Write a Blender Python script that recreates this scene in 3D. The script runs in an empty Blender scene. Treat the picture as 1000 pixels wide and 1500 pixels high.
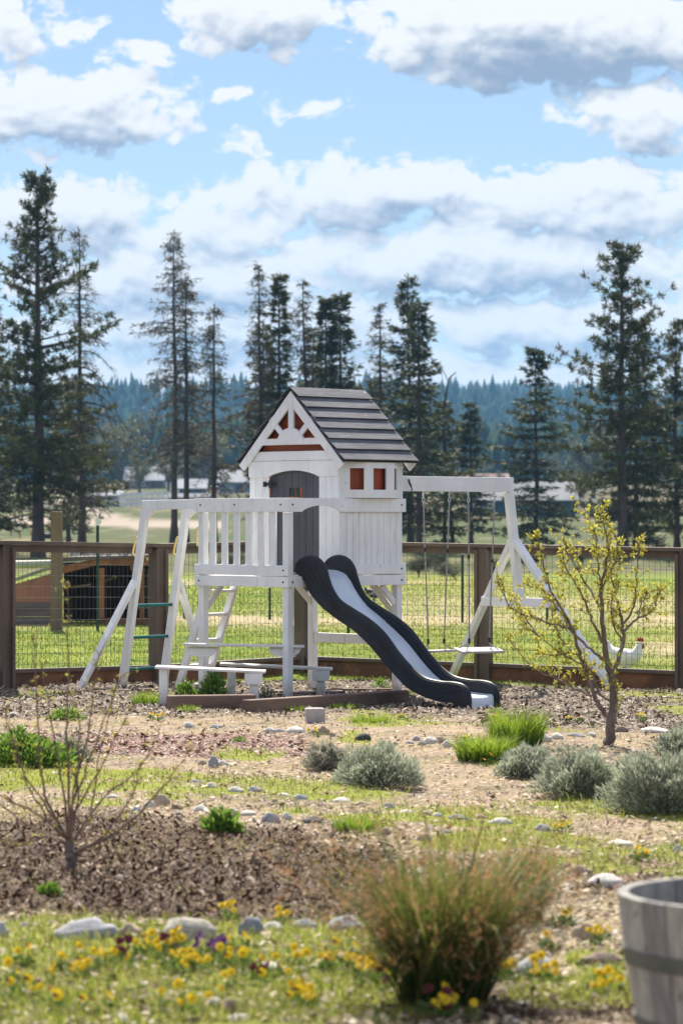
import bpy, math, random
import numpy as np
from mathutils import Vector, Matrix, noise as mnoise

R = math.radians
scene = bpy.context.scene
COL = scene.collection
rng = np.random.default_rng(7)
random.seed(7)

# ---------------------------------------------------------------- layout
# the camera stands at the world origin looking along +Y, eye 1.55 m over the garden
F, HZ, HC = 4446.0, 760.0, 1.55

def sstep(a, b, x):
    t = np.clip((np.asarray(x, float) - a) / (b - a), 0, 1)
    return t * t * (3 - 2 * t)

def gz(x, y):
    """height of the ground"""
    x = np.asarray(x, float); y = np.asarray(y, float)
    near = 1 - sstep(34, 60, y)
    tilt = -0.010 * np.clip(x, -5, 5) * near
    bump = 0.010 * (np.sin(1.7*x + 0.9*y) + np.sin(2.9*y - 1.3*x + 1.0) + 0.6*np.sin(5.1*x + 3.7*y + .4)) * near
    bump = bump * (1 - 0.7*np.exp(-((x+0.2)**2/4 + (y-26.3)**2/6)))
    t = y - 175.0
    rise = 0.0205 * (np.log1p(np.exp(np.clip(t/25, -40, 40))) * 25)
    rise = np.where(t > 900, 0.0205*t, rise)
    mid = sstep(150, 260, y)*(1-sstep(700, 900, y))
    mound = mid*(0.35*np.sin(x*.11 + 1.0)*np.sin(y*.035) + 1.0*np.exp(-((x+19)/6)**2 - ((y-255)/14)**2))
    return tilt + bump + rise + mound

def W(px, py, Y):
    return Vector(((px-500)/F*Y, Y, HC-(py-HZ)/F*Y))

def G(px, py, ymax=1500.0):
    """the ground point lying in that direction"""
    lo, hi = 4.0, ymax
    for _ in range(60):
        m = (lo*hi)**.5
        z = HC-(py-HZ)/F*m
        if z > float(gz((px-500)/F*m, m)): lo = m
        else: hi = m
    Y = (lo*hi)**.5
    x = (px-500)/F*Y
    return Vector((x, Y, float(gz(x, Y))))

# ---------------------------------------------------------------- objects
def tag(o, label=None, cat=None, group=None, kind=None):
    if label: o['label'] = label
    if cat: o['category'] = cat
    if group: o['group'] = group
    if kind or cat: o['kind'] = kind or 'thing'
    return o

def empty(name, loc, rz=0.0, label=None, cat=None, group=None):
    o = bpy.data.objects.new(name, None)
    o.empty_display_size = .1
    COL.objects.link(o)
    o.location = loc; o.rotation_euler = (0, 0, rz)
    return tag(o, label, cat, group)

def np_mesh(name, V, faces, mats, parent=None, midx=None, smooth=False, col=None, loc=None):
    """faces: (N,3) or (N,4) array or a list of such arrays"""
    if isinstance(faces, np.ndarray): faces = [faces]
    faces = [f for f in faces if len(f)]
    V = np.asarray(V, np.float32)
    me = bpy.data.meshes.new(name)
    nv = len(V); nf = sum(len(f) for f in faces)
    loops = np.concatenate([np.asarray(f).ravel() for f in faces]).astype(np.int32)
    totals = np.concatenate([np.full(len(f), f.shape[1]) for f in faces]).astype(np.int32)
    starts = np.concatenate([[0], np.cumsum(totals)[:-1]]).astype(np.int32)
    me.vertices.add(nv); me.vertices.foreach_set('co', V.ravel())
    me.loops.add(len(loops)); me.loops.foreach_set('vertex_index', loops)
    me.polygons.add(nf)
    me.polygons.foreach_set('loop_start', starts)
    me.polygons.foreach_set('loop_total', totals)
    if midx is not None: me.polygons.foreach_set('material_index', np.asarray(midx, np.int32))
    if smooth: me.polygons.foreach_set('use_smooth', np.ones(nf, bool))
    me.update(calc_edges=True)
    if col is not None:
        for cname, arr in col.items():
            at = me.color_attributes.new(cname, 'FLOAT_COLOR', 'POINT')
            at.data.foreach_set('color', np.asarray(arr, np.float32).ravel())
    me.validate()
    for m in (mats if isinstance(mats, (list, tuple)) else [mats]): me.materials.append(m)
    o = bpy.data.objects.new(name, me)
    COL.objects.link(o)
    if parent: o.parent = parent
    if loc is not None: o.location = loc
    return o

class MB:
    """collects solid shapes into one mesh"""
    def __init__(s): s.v = []; s.f = []; s.m = []; s.cur = 0
    def add(s, vs, fs):
        b = len(s.v); s.v += [tuple(v) for v in vs]
        for f in fs: s.f.append([b+i for i in f]); s.m.append(s.cur)
        return s
    def box(s, c, d, rot=None):
        c = Vector(c); h = [x/2 for x in d]
        vs = []
        for z in (-1, 1):
            for y in (-1, 1):
                for x in (-1, 1):
                    p = Vector((x*h[0], y*h[1], z*h[2]))
                    if rot is not None: p = rot @ p
                    vs.append(c+p)
        return s.add(vs, [(0,2,3,1),(4,5,7,6),(0,1,5,4),(2,6,7,3),(0,4,6,2),(1,3,7,5)])
    def bb(s, x0, x1, y0, y1, z0, z1):
        return s.box(((x0+x1)/2, (y0+y1)/2, (z0+z1)/2), (abs(x1-x0), abs(y1-y0), abs(z1-z0)))
    def board(s, p0, p1, w, t, side):
        """a plank from p0 to p1, w wide along `side`, t thick across"""
        p0, p1 = Vector(p0), Vector(p1); d = (p1-p0); L = d.length; d.normalize()
        sd = Vector(side); sd = (sd - d*sd.dot(d)).normalized(); n = d.cross(sd)
        rot = Matrix((d, sd, n)).transposed()
        return s.box((p0+p1)/2, (L, w, t), rot)
    def prism(s, pts, ext):
        pts = [Vector(p) for p in pts]; e = Vector(ext); n = len(pts)
        vs = pts + [p+e for p in pts]
        fs = [tuple(range(n-1, -1, -1)), tuple(range(n, 2*n))]
        fs += [(i, (i+1) % n, n+(i+1) % n, n+i) for i in range(n)]
        return s.add(vs, fs)
    def tube(s, pts, rad, n=8, cap=True, closed=False):
        pts = [Vector(p) for p in pts]; k = len(pts)
        if not hasattr(rad, '__len__'): rad = [rad]*k
        vs = []; up = None
        for i, p in enumerate(pts):
            if closed: d = pts[(i+1) % k]-pts[i-1]
            else: d = pts[min(i+1, k-1)]-pts[max(i-1, 0)]
            if d.length < 1e-9: d = Vector((0, 0, 1))
            d.normalize()
            if up is None:
                up = d.orthogonal().normalized()
            else:
                up = up - d*up.dot(d)
                up = up.normalized() if up.length > 1e-6 else d.orthogonal().normalized()
            w = d.cross(up)
            for j in range(n):
                a = 2*math.pi*j/n
                vs.append(p + (up*math.cos(a) + w*math.sin(a))*rad[i])
        fs = []
        for i in range(k if closed else k-1):
            i2 = (i+1) % k
            for j in range(n):
                j2 = (j+1) % n
                fs.append((i*n+j, i*n+j2, i2*n+j2, i2*n+j))
        if cap and not closed:
            fs.append(tuple(range(n-1, -1, -1))); fs.append(tuple((k-1)*n+j for j in range(n)))
        return s.add(vs, fs)
    def lathe(s, prof, n=32, c=(0, 0, 0), a0=0.0, closed=False):
        vs = []; k = len(prof); c = Vector(c)
        for r, z in prof:
            for j in range(n):
                a = a0+2*math.pi*j/n
                vs.append(c+Vector((r*math.cos(a), r*math.sin(a), z)))
        fs = []
        for i in range(k if closed else k-1):
            i2 = (i+1) % k
            for j in range(n):
                j2 = (j+1) % n
                fs.append((i*n+j, i*n+j2, i2*n+j2, i2*n+j))
        return s.add(vs, fs)
    def build(s, name, mats, parent=None, bevel=0.0, smooth=False, loc=None, label=None, col=None):
        me = bpy.data.meshes.new(name)
        me.from_pydata(s.v, [], s.f)
        me.polygons.foreach_set('material_index', np.asarray(s.m, np.int32))
        me.validate()
        for m in (mats if isinstance(mats, (list, tuple)) else [mats]): me.materials.append(m)
        import bmesh
        bm = bmesh.new(); bm.from_mesh(me); bmesh.ops.recalc_face_normals(bm, faces=bm.faces); bm.to_mesh(me); bm.free()
        if smooth:
            me.polygons.foreach_set('use_smooth', np.ones(len(me.polygons), bool))
            try: me.set_sharp_from_angle(angle=R(38))
            except Exception: pass
        o = bpy.data.objects.new(name, me); COL.objects.link(o)
        if parent: o.parent = parent
        if loc is not None: o.location = loc
        if bevel:
            b = o.modifiers.new('Bevel', 'BEVEL'); b.width = bevel; b.segments = 2; b.limit_method = 'ANGLE'; b.angle_limit = R(40)
        if label: o['label'] = label
        return o
    def arrays(s):
        q = np.array([f for f in s.f if len(f) == 4], int).reshape(-1, 4)
        t = np.array([f for f in s.f if len(f) == 3], int).reshape(-1, 3)
        return np.array(s.v, float).reshape(-1, 3), q, t

def clone(root, loc=None, rz=None, scale=None, parent=None):
    c = root.copy(); COL.objects.link(c)
    if parent is not None: c.parent = parent
    if loc is not None: c.location = loc
    if rz is not None: c.rotation_euler = (0, 0, rz)
    if scale is not None: c.scale = scale if hasattr(scale, '__len__') else (scale,)*3
    for ch in list(root.children): clone(ch, parent=c)
    return c

def unit(a):
    return a/np.maximum(np.linalg.norm(a, axis=-1, keepdims=True), 1e-9)

def sprays(C, D, L, Wd, r=rng, mid=.45):
    """diamond leaves: centres C, directions D, length L, width Wd -> verts, quads"""
    C = np.asarray(C, float); n = len(C); D = unit(np.asarray(D, float))
    S = unit(np.cross(D, r.normal(size=(n, 3))))
    L = np.broadcast_to(np.asarray(L, float), (n,))[:, None]; Wd = np.broadcast_to(np.asarray(Wd, float), (n,))[:, None]
    V = np.empty((n, 4, 3))
    V[:, 0] = C; V[:, 1] = C+D*L*mid+S*Wd/2; V[:, 2] = C+D*L; V[:, 3] = C+D*L*mid-S*Wd/2
    return V.reshape(-1, 3), np.arange(4*n).reshape(n, 4)

def blades(P, H, Wd, lean, r=rng, droop=.5, dirs=None):
    """grass blades rooted at P (N,3): a quad and a tip, bent over -> verts, [quads, tris], t along blade"""
    n = len(P); a = r.uniform(0, 2*np.pi, n)
    d = np.stack([np.cos(a), np.sin(a), np.zeros(n)], 1) if dirs is None else dirs
    s = np.stack([-d[:, 1], d[:, 0], np.zeros(n)], 1)
    b = r.uniform(0, 2*np.pi, n); s = unit(s + .8*np.stack([np.cos(b), np.sin(b), 0*b], 1))
    H = np.broadcast_to(H, (n,))[:, None]; Wd = np.broadcast_to(Wd, (n,))[:, None]; lean = np.broadcast_to(lean, (n,))[:, None]
    up = np.array([0, 0, 1.0])
    V = np.empty((n, 5, 3))
    m = P + up*H*.55 + d*lean*H*.35
    t = P + up*H*(1-droop*lean*.5) + d*lean*H
    V[:, 0] = P-s*Wd/2; V[:, 1] = P+s*Wd/2; V[:, 2] = m+s*Wd*.38; V[:, 3] = m-s*Wd*.38; V[:, 4] = t
    i = np.arange(n)[:, None]*5
    return V.reshape(-1, 3), [i+np.array([[0, 1, 2, 3]]), i+np.array([[3, 2, 4]])], np.tile([0, 0, .55, .55, 1.0], n)

def cat(*vf):
    """join (verts, [faces...]) pairs"""
    V = []; Fq = []; Ft = []; b = 0
    for v, fs in vf:
        for f in (fs if isinstance(fs, list) else [fs]):
            if len(f) == 0: continue
            (Fq if f.shape[1] == 4 else Ft).append(f+b)
        V.append(v); b += len(v)
    fq = np.concatenate(Fq) if Fq else np.zeros((0, 4), int)
    ft = np.concatenate(Ft) if Ft else np.zeros((0, 3), int)
    return np.concatenate(V), [fq, ft]

def crom(pts, k=8):
    """Catmull-Rom through pts"""
    P = [np.array(p, float) for p in pts]; P = [2*P[0]-P[1]]+P+[2*P[-1]-P[-2]]
    out = []
    for i in range(1, len(P)-2):
        for j in range(k):
            t = j/k
            out.append(.5*((2*P[i])+(P[i+1]-P[i-1])*t+(2*P[i-1]-5*P[i]+4*P[i+1]-P[i+2])*t*t+(3*P[i]-P[i-1]-3*P[i+1]+P[i+2])*t**3))
    out.append(P[-2])
    return out

# ---------------------------------------------------------------- materials
def nt_new(name):
    m = bpy.data.materials.new(name); m.use_nodes = True
    nt = m.node_tree; nt.nodes.clear()
    return m, nt

class NT:
    """small helper for writing node trees"""
    def __init__(s, nt): s.nt = nt
    def n(s, typ, **kw):
        nd = s.nt.nodes.new(typ)
        for k, v in kw.items():
            if k == 'ins':
                for kk, vv in v.items():
                    if hasattr(vv, 'links'): s.nt.links.new(vv, nd.inputs[kk])
                    else: nd.inputs[kk].default_value = vv
            else: setattr(nd, k, v)
        return nd
    def link(s, a, b): s.nt.links.new(a, b)
    def math(s, op, a, b=None, c=None, clamp=False):
        nd = s.nt.nodes.new('ShaderNodeMath'); nd.operation = op; nd.use_clamp = clamp
        for i, x in enumerate((a, b, c)):
            if x is None: continue
            if hasattr(x, 'links'): s.nt.links.new(x, nd.inputs[i])
            else: nd.inputs[i].default_value = x
        return nd.outputs[0]
    def vmath(s, op, a, b=None, scale=None):
        nd = s.nt.nodes.new('ShaderNodeVectorMath'); nd.operation = op
        for i, x in enumerate((a, b)):
            if x is None: continue
            if hasattr(x, 'links'): s.nt.links.new(x, nd.inputs[i])
            else: nd.inputs[i].default_value = x
        if scale is not None:
            if hasattr(scale, 'links'): s.nt.links.new(scale, nd.inputs['Scale'])
            else: nd.inputs['Scale'].default_value = scale
        return nd.outputs['Value'] if op in ('DOT_PRODUCT', 'LENGTH', 'DISTANCE') else nd.outputs['Vector']
    def noise(s, vec, scale, detail=4, rough=.55, dist=0.0, out='Fac'):
        nd = s.n('ShaderNodeTexNoise', ins={'Scale': scale, 'Detail': detail, 'Roughness': rough, 'Distortion': dist})
        if vec is not None: s.link(vec, nd.inputs['Vector'])
        return nd.outputs[out]
    def noise2(s, vec, scale, detail=4, rough=.55, out='Fac'):
        nd = s.n('ShaderNodeTexNoise', noise_dimensions='2D', ins={'Scale': scale, 'Detail': detail, 'Roughness': rough})
        s.link(vec, nd.inputs['Vector']); return nd.outputs[out]
    def smooth(s, x, a, b, c=0.0, d=1.0):
        nd = s.n('ShaderNodeMapRange', interpolation_type='SMOOTHSTEP', ins={'From Min': a, 'From Max': b, 'To Min': c, 'To Max': d})
        s.link(x, nd.inputs['Value']); return nd.outputs[0]
    def mix(s, fac, a, b, blend='MIX'):
        nd = s.n('ShaderNodeMix', data_type='RGBA', blend_type=blend)
        for x, k in ((fac, 0), (a, 6), (b, 7)):
            if hasattr(x, 'links'): s.link(x, nd.inputs[k])
            else: nd.inputs[k].default_value = x if k == 0 else (tuple(x)+(1,))[:4]
        return nd.outputs[2]

def mat(name, c1, c2=None, scale=8.0, rough=.6, detail=5, stretch=(1, 1, 1), bump=0.0, bscale=None, spec=.4, lo=.35, hi=.65,
        metallic=0.0, trans=0.0, trcol=None, wear=None, wscale=6.0, wlo=.62, whi=.72, vary=0.0, coat=0.0, dirt=0.0, streak=None):
    m, nt = nt_new(name); q = NT(nt)
    out = q.n('ShaderNodeOutputMaterial')
    p = q.n('ShaderNodeBsdfPrincipled', ins={'Roughness': rough, 'Metallic': metallic, 'Specular IOR Level': spec, 'Coat Weight': coat})
    tc = q.n('ShaderNodeTexCoord')
    vec = q.vmath('MULTIPLY', tc.outputs['Object'], stretch)
    nz = q.noise(vec, scale, detail)
    col = q.mix(q.smooth(nz, lo, hi), c1, c2 if c2 is not None else c1)
    if wear is not None:
        wz = q.noise(q.vmath('MULTIPLY', tc.outputs['Object'], tuple(.5+.5*x for x in stretch)), wscale, 8, .7)
        col = q.mix(q.smooth(wz, wlo, whi), col, wear)
    if streak is not None:
        kz = q.noise(q.vmath('MULTIPLY', tc.outputs['Object'], (1, 1, .14)), 17, 6, .7)
        col = q.mix(q.smooth(kz, .50, .74, 0, .75), col, streak)
    if dirt:
        gp = q.n('ShaderNodeNewGeometry'); sp = q.n('ShaderNodeSeparateXYZ'); q.link(gp.outputs['Position'], sp.inputs[0])
        dz = q.noise(gp.outputs['Position'], 16, 6, .7)
        df = q.math('MULTIPLY', q.smooth(sp.outputs['Z'], .0, .22, 1, 0), q.smooth(dz, .35, .6, .15, dirt))
        col = q.mix(df, col, (.24, .18, .13))
    if vary:
        oi = q.n('ShaderNodeObjectInfo')
        v = q.math('MULTIPLY_ADD', oi.outputs['Random'], 2*vary, 1-vary)
        col = q.mix(1.0, col, q.n('ShaderNodeCombineColor', ins={0: v, 1: v, 2: v}).outputs[0], 'MULTIPLY')
    q.link(col, p.inputs['Base Color'])
    if bump:
        b = q.n('ShaderNodeBump', ins={'Strength': bump, 'Distance': .02})
        bz = q.noise(vec, bscale or scale*3, 6, .6)
        q.link(bz, b.inputs['Height']); q.link(b.outputs[0], p.inputs['Normal'])
    sh = p.outputs[0]
    if trans:
        t = q.n('ShaderNodeBsdfTranslucent')
        tcol = q.mix(1.0, col, trcol or (1, 1, 1), 'MULTIPLY') if trcol else col
        q.link(tcol, t.inputs['Color'])
        mx = q.n('ShaderNodeMixShader', ins={0: trans}); q.link(sh, mx.inputs[1]); q.link(t.outputs[0], mx.inputs[2]); sh = mx.outputs[0]
    q.link(sh, out.inputs['Surface'])
    return m

def attr_mat(name, stops, attr='tip', rough=.6, trans=.35, scale=3.0, var=.35, spec=.25):
    """leaf colour that runs along a blade (the plant's own colour), varied by noise"""
    m, nt = nt_new(name); q = NT(nt)
    out = q.n('ShaderNodeOutputMaterial'); p = q.n('ShaderNodeBsdfPrincipled', ins={'Roughness': rough, 'Specular IOR Level': spec})
    a = q.n('ShaderNodeAttribute', attribute_name=attr)
    sep = q.n('ShaderNodeSeparateColor'); q.link(a.outputs['Color'], sep.inputs[0])
    ramp = q.n('ShaderNodeValToRGB'); cr = ramp.color_ramp
    while len(cr.elements) > 1: cr.elements.remove(cr.elements[0])
    cr.elements[0].position = stops[0][0]; cr.elements[0].color = tuple(stops[0][1])+(1,)
    for pos, c in stops[1:]:
        e = cr.elements.new(pos); e.color = tuple(c)+(1,)
    q.link(sep.outputs[0], ramp.inputs[0])
    v = q.math('MULTIPLY_ADD', sep.outputs[1], 2*var, 1-var)
    col = q.mix(1.0, ramp.outputs[0], q.n('ShaderNodeCombineColor', ins={0: v, 1: v, 2: v}).outputs[0], 'MULTIPLY')
    col = q.mix(q.math('MULTIPLY', sep.outputs[2], .8), col, stops[-1][1])
    q.link(col, p.inputs['Base Color'])
    t = q.n('ShaderNodeBsdfTranslucent'); q.link(col, t.inputs['Color'])
    mx = q.n('ShaderNodeMixShader', ins={0: trans}); q.link(p.outputs[0], mx.inputs[1]); q.link(t.outputs[0], mx.inputs[2])
    q.link(mx.outputs[0], out.inputs['Surface'])
    return m
# ---------------------------------------------------------------- light, sky, camera
SUN_EL, SUN_AZ = R(50), R(-9)          # behind the playhouse, a little to the left
sdir = Vector((math.sin(SUN_AZ)*math.cos(SUN_EL), math.cos(SUN_AZ)*math.cos(SUN_EL), math.sin(SUN_EL)))
sl = bpy.data.lights.new('sun', 'SUN'); sl.energy = 5.0; sl.angle = R(.53); sl.color = (1, .93, .81)
so = bpy.data.objects.new('sun', sl); COL.objects.link(so); so.rotation_euler = (-sdir).to_track_quat('-Z', 'Y').to_euler()
so.location = (0, 0, 50)

world = bpy.data.worlds.new('World'); scene.world = world; world.use_nodes = True
wn = world.node_tree; wn.nodes.clear(); q = NT(wn)

CLOUDS = [  # centre and radii, in hundredths of the field: across, up
 (3.85, 7.2, 1.5, .66, 1.9), (7.9, 6.95, 3.1, .86, 3.2), (1.05, 5.9, 2.1, .78, 2.1), (.35, 7.1, .7, .5, 1.5), (2.25, 6.65, .55, .26, 1.0), (1.3, 7.0, .5, .25, .9),
 (3.45, 6.08, .35, .16, .9), (4.65, 5.9, .6, .26, 1.0), (3.62, 5.42, .5, .24, 1.1), (9.35, 5.72, 1.3, .62, 2.0), (5.4, 4.7, 2.8, .60, 2.0), (8.5, 4.5, 2.7, .70, 2.0),
 (.9, 4.35, 2.2, .66, 2.0), (2.9, 4.15, 1.8, .6, 1.7), (2.6, 3.45, 3.2, .55, 2.0), (7.0, 3.7, 3.8, .65, 2.2), (3.4, 2.75, 4.4, .55, 1.9), (8.6, 2.75, 3.6, .55, 2.0), (5, 1.95, 9.0, .55, 1.9), (12.6, 5.2, 1.7, .8, 1.5)]

def cloud_group(full=True):
    """billowing cover: a few banks of cloud broken up by noise, a function of the direction looked in"""
    g = bpy.data.node_groups.new('cloud_field', 'ShaderNodeTree')
    g.interface.new_socket('P', in_out='INPUT', socket_type='NodeSocketVector')
    g.interface.new_socket('F', in_out='OUTPUT', socket_type='NodeSocketFloat')
    k = NT(g); gi = k.n('NodeGroupInput'); go = k.n('NodeGroupOutput')
    P = gi.outputs[0]
    w = k.noise2(P, 1.1, 2, .5, out='Color')
    w = k.vmath('MULTIPLY', k.vmath('SUBTRACT', w, (.5, .5, .5)), (1.3, .6, 0))
    Pw = k.vmath('ADD', P, w)
    cur = None
    for cx, cy, rx, ry, hgt in CLOUDS:
        d = k.vmath('MULTIPLY', k.vmath('SUBTRACT', Pw, (cx, cy, 0)), (hgt**.5/rx, hgt**.5/ry, 0))
        val = k.math('SUBTRACT', hgt, k.vmath('DOT_PRODUCT', d, d))
        cur = val if cur is None else k.math('MAXIMUM', cur, val)
    cur = k.math('MAXIMUM', cur, -1.0)
    n1 = k.noise2(k.vmath('MULTIPLY', P, (1, 1.5, 1)), 1.5, 7 if full else 2, .60)
    n2 = k.n('ShaderNodeTexVoronoi', voronoi_dimensions='2D', feature='F1', ins={'Scale': 2.6, 'Detail': 2.0, 'Roughness': .55})
    k.link(k.vmath('MULTIPLY', Pw, (1, 1.3, 1)), n2.inputs['Vector'])
    f = k.math('ADD', cur, k.math('MULTIPLY', k.math('SUBTRACT', n1, .50), 3.3 if full else 1.5))
    if full: f = k.math('ADD', f, k.math('MULTIPLY', k.math('SUBTRACT', .45, n2.outputs['Distance']), .9))
    k.link(f, go.inputs[0])
    return g

cg = cloud_group(); cg2 = cloud_group(False)
tc = q.n('ShaderNodeTexCoord')
sx = q.n('ShaderNodeSeparateXYZ'); q.link(tc.outputs['Generated'], sx.inputs[0])
yy = q.math('ADD', q.math('ABSOLUTE', sx.outputs['Y']), .02)
U = q.math('MULTIPLY_ADD', q.math('DIVIDE', sx.outputs['X'], yy), 44.46, 5.0)
Vv = q.math('MULTIPLY', q.math('DIVIDE', sx.outputs['Z'], yy), 44.46)
P = q.n('ShaderNodeCombineXYZ', ins={0: U, 1: Vv}).outputs[0]
def cf(off, g=cg):
    nd = q.n('ShaderNodeGroup', node_tree=g)
    q.link(q.vmath('ADD', P, off), nd.inputs[0]); return nd.outputs[0]
f0 = cf((0, 0, 0)); f1 = cf((-.04, .12, 0)); s0 = cf((0, 0, 0), cg2); s1 = cf((-.05, .36, 0), cg2)
dens = q.smooth(f0, -.1, .75)
lit = q.math('ADD', q.math('MULTIPLY', q.math('SUBTRACT', s0, s1), .62), q.math('MULTIPLY', q.math('SUBTRACT', 1.30, s0), .30))
lit = q.math('ADD', lit, q.math('MULTIPLY', q.math('SUBTRACT', f0, f1), .22))
lit = q.smooth(lit, -.95, .38)
CB = 7.5                                     # the sky model is physically bright; clouds are set in the same scale
cloudc = q.mix(lit, (.36*CB, .44*CB, .58*CB), (1.15*CB, 1.14*CB, 1.13*CB))
sky = q.n('ShaderNodeTexSky', sky_type='NISHITA', sun_disc=False, sun_elevation=SUN_EL, sun_rotation=SUN_AZ, altitude=700, air_density=1.0, dust_density=.6, ozone_density=1.6)
skyc = q.mix(1.0, sky.outputs[0], (.84, .86, .90), 'MULTIPLY')
# above the view: unseen broken cloud, added bright and bluish to fill the shade
hi = q.smooth(Vv, 8.5, 14.0)
dens2 = q.mix(hi, dens, q.smooth(q.noise(tc.outputs['Generated'], 2.2, 5), .34, .6, 0, .9))
tot = q.mix(dens2, skyc, q.mix(hi, cloudc, (1.04*CB, 1.13*CB, 1.42*CB)))
bg = q.n('ShaderNodeBackground', ins={'Strength': .058}); q.link(tot, bg.inputs[0])
wo = q.n('ShaderNodeOutputWorld'); q.link(bg.outputs[0], wo.inputs[0])
world.cycles.sampling_method = 'MANUAL'; world.cycles.sample_map_resolution = 512

cam = bpy.data.cameras.new('camera'); co = bpy.data.objects.new('camera', cam); COL.objects.link(co)
cam.sensor_fit = 'HORIZONTAL'; cam.sensor_width = 24.0; cam.lens = F/1000*24
co.location = (0, 0, HC); co.rotation_euler = (R(90)+math.atan((HZ-750)/F), 0, 0)
cam.clip_start = .5; cam.clip_end = 9000
cam.dof.use_dof = True; cam.dof.focus_distance = 25.5; cam.dof.aperture_fstop = 4.5; cam.dof.aperture_blades = 9
scene.camera = co
scene.view_settings.view_transform = 'Standard'; scene.view_settings.look = 'None'
scene.view_settings.exposure = 1.07; scene.view_settings.gamma = 1
scene.view_settings.use_curve_mapping = False
scene.cycles.use_denoising = True
scene.cycles.max_bounces = 8; scene.cycles.transparent_max_bounces = 8
scene.cycles.sample_clamp_indirect = 6
# ---------------------------------------------------------------- ground: one sheet to the hills
def vnoise(x, y, s, seed=0):
    x = np.asarray(x, float)*s+seed*17.3; y = np.asarray(y, float)*s+seed*9.1
    xi = np.floor(x).astype(np.int64); yi = np.floor(y).astype(np.int64); fx = x-xi; fy = y-yi
    fx = fx*fx*(3-2*fx); fy = fy*fy*(3-2*fy)
    def h(a, b):
        n = (a*374761393+b*668265263+seed*974711) & 0x7fffffff
        n = ((n ^ (n >> 13))*1274126177) & 0x7fffffff
        return ((n ^ (n >> 16)) & 0xffff)/65535.0
    return (h(xi, yi)*(1-fx)+h(xi+1, yi)*fx)*(1-fy)+(h(xi, yi+1)*(1-fx)+h(xi+1, yi+1)*fx)*fy
def fnoise(x, y, s, seed=0):
    return .55*vnoise(x, y, s, seed)+.28*vnoise(x, y, 2.1*s, seed+1)+.17*vnoise(x, y, 4.3*s, seed+2)

# patches of turf and moss in the garden: (across, down, half-width, half-height, strength), in plan
TURF = [(250, 1445, 420, 96, 1.0), (-200, 1430, 300, 80, 1.0), (850, 1452, 120, 34, .95), (870, 1400, 60, 14, .6), (300, 1362, 420, 22, .8), (640, 1475, 100, 20, .6),
        (300, 1165, 380, 26, .62), (120, 1150, 260, 22, .7), (560, 1195, 200, 20, .7), (760, 1232, 170, 20, .7), (880, 1262, 150, 22, .75), (990, 1252, 60, 20, .9),
        (365, 1106, 62, 13, 1.0), (60, 1110, 120, 26, .5), (545, 1056, 60, 17, .85), (520, 1085, 30, 14, .6), (640, 1062, 130, 13, .5), (730, 1100, 70, 24, .7), (900, 1066, 130, 12, .45),
        (300, 1030, 110, 9, .55), (95, 1045, 26, 7, .7), (1000, 1030, 70, 16, .7), (640, 1000, 60, 6, .5), (920, 1013, 120, 6, .55), (60, 1022, 60, 8, .5), (230, 1026, 30, 10, .8),
        (780, 1080, 150, 12, .35), (20, 1190, 90, 16, .4), (545, 1210, 40, 12, .8), (175, 1300, 30, 8, .25), (400, 1290, 60, 10, .2), (990, 1180, 60, 14, .4), (880, 1410, 50, 20, .6), (560, 1120, 20, 6, .4)]
def plan(x, y):
    y = np.maximum(y, .5)
    return 500+F*x/y, HZ+F*HC/y
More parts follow.
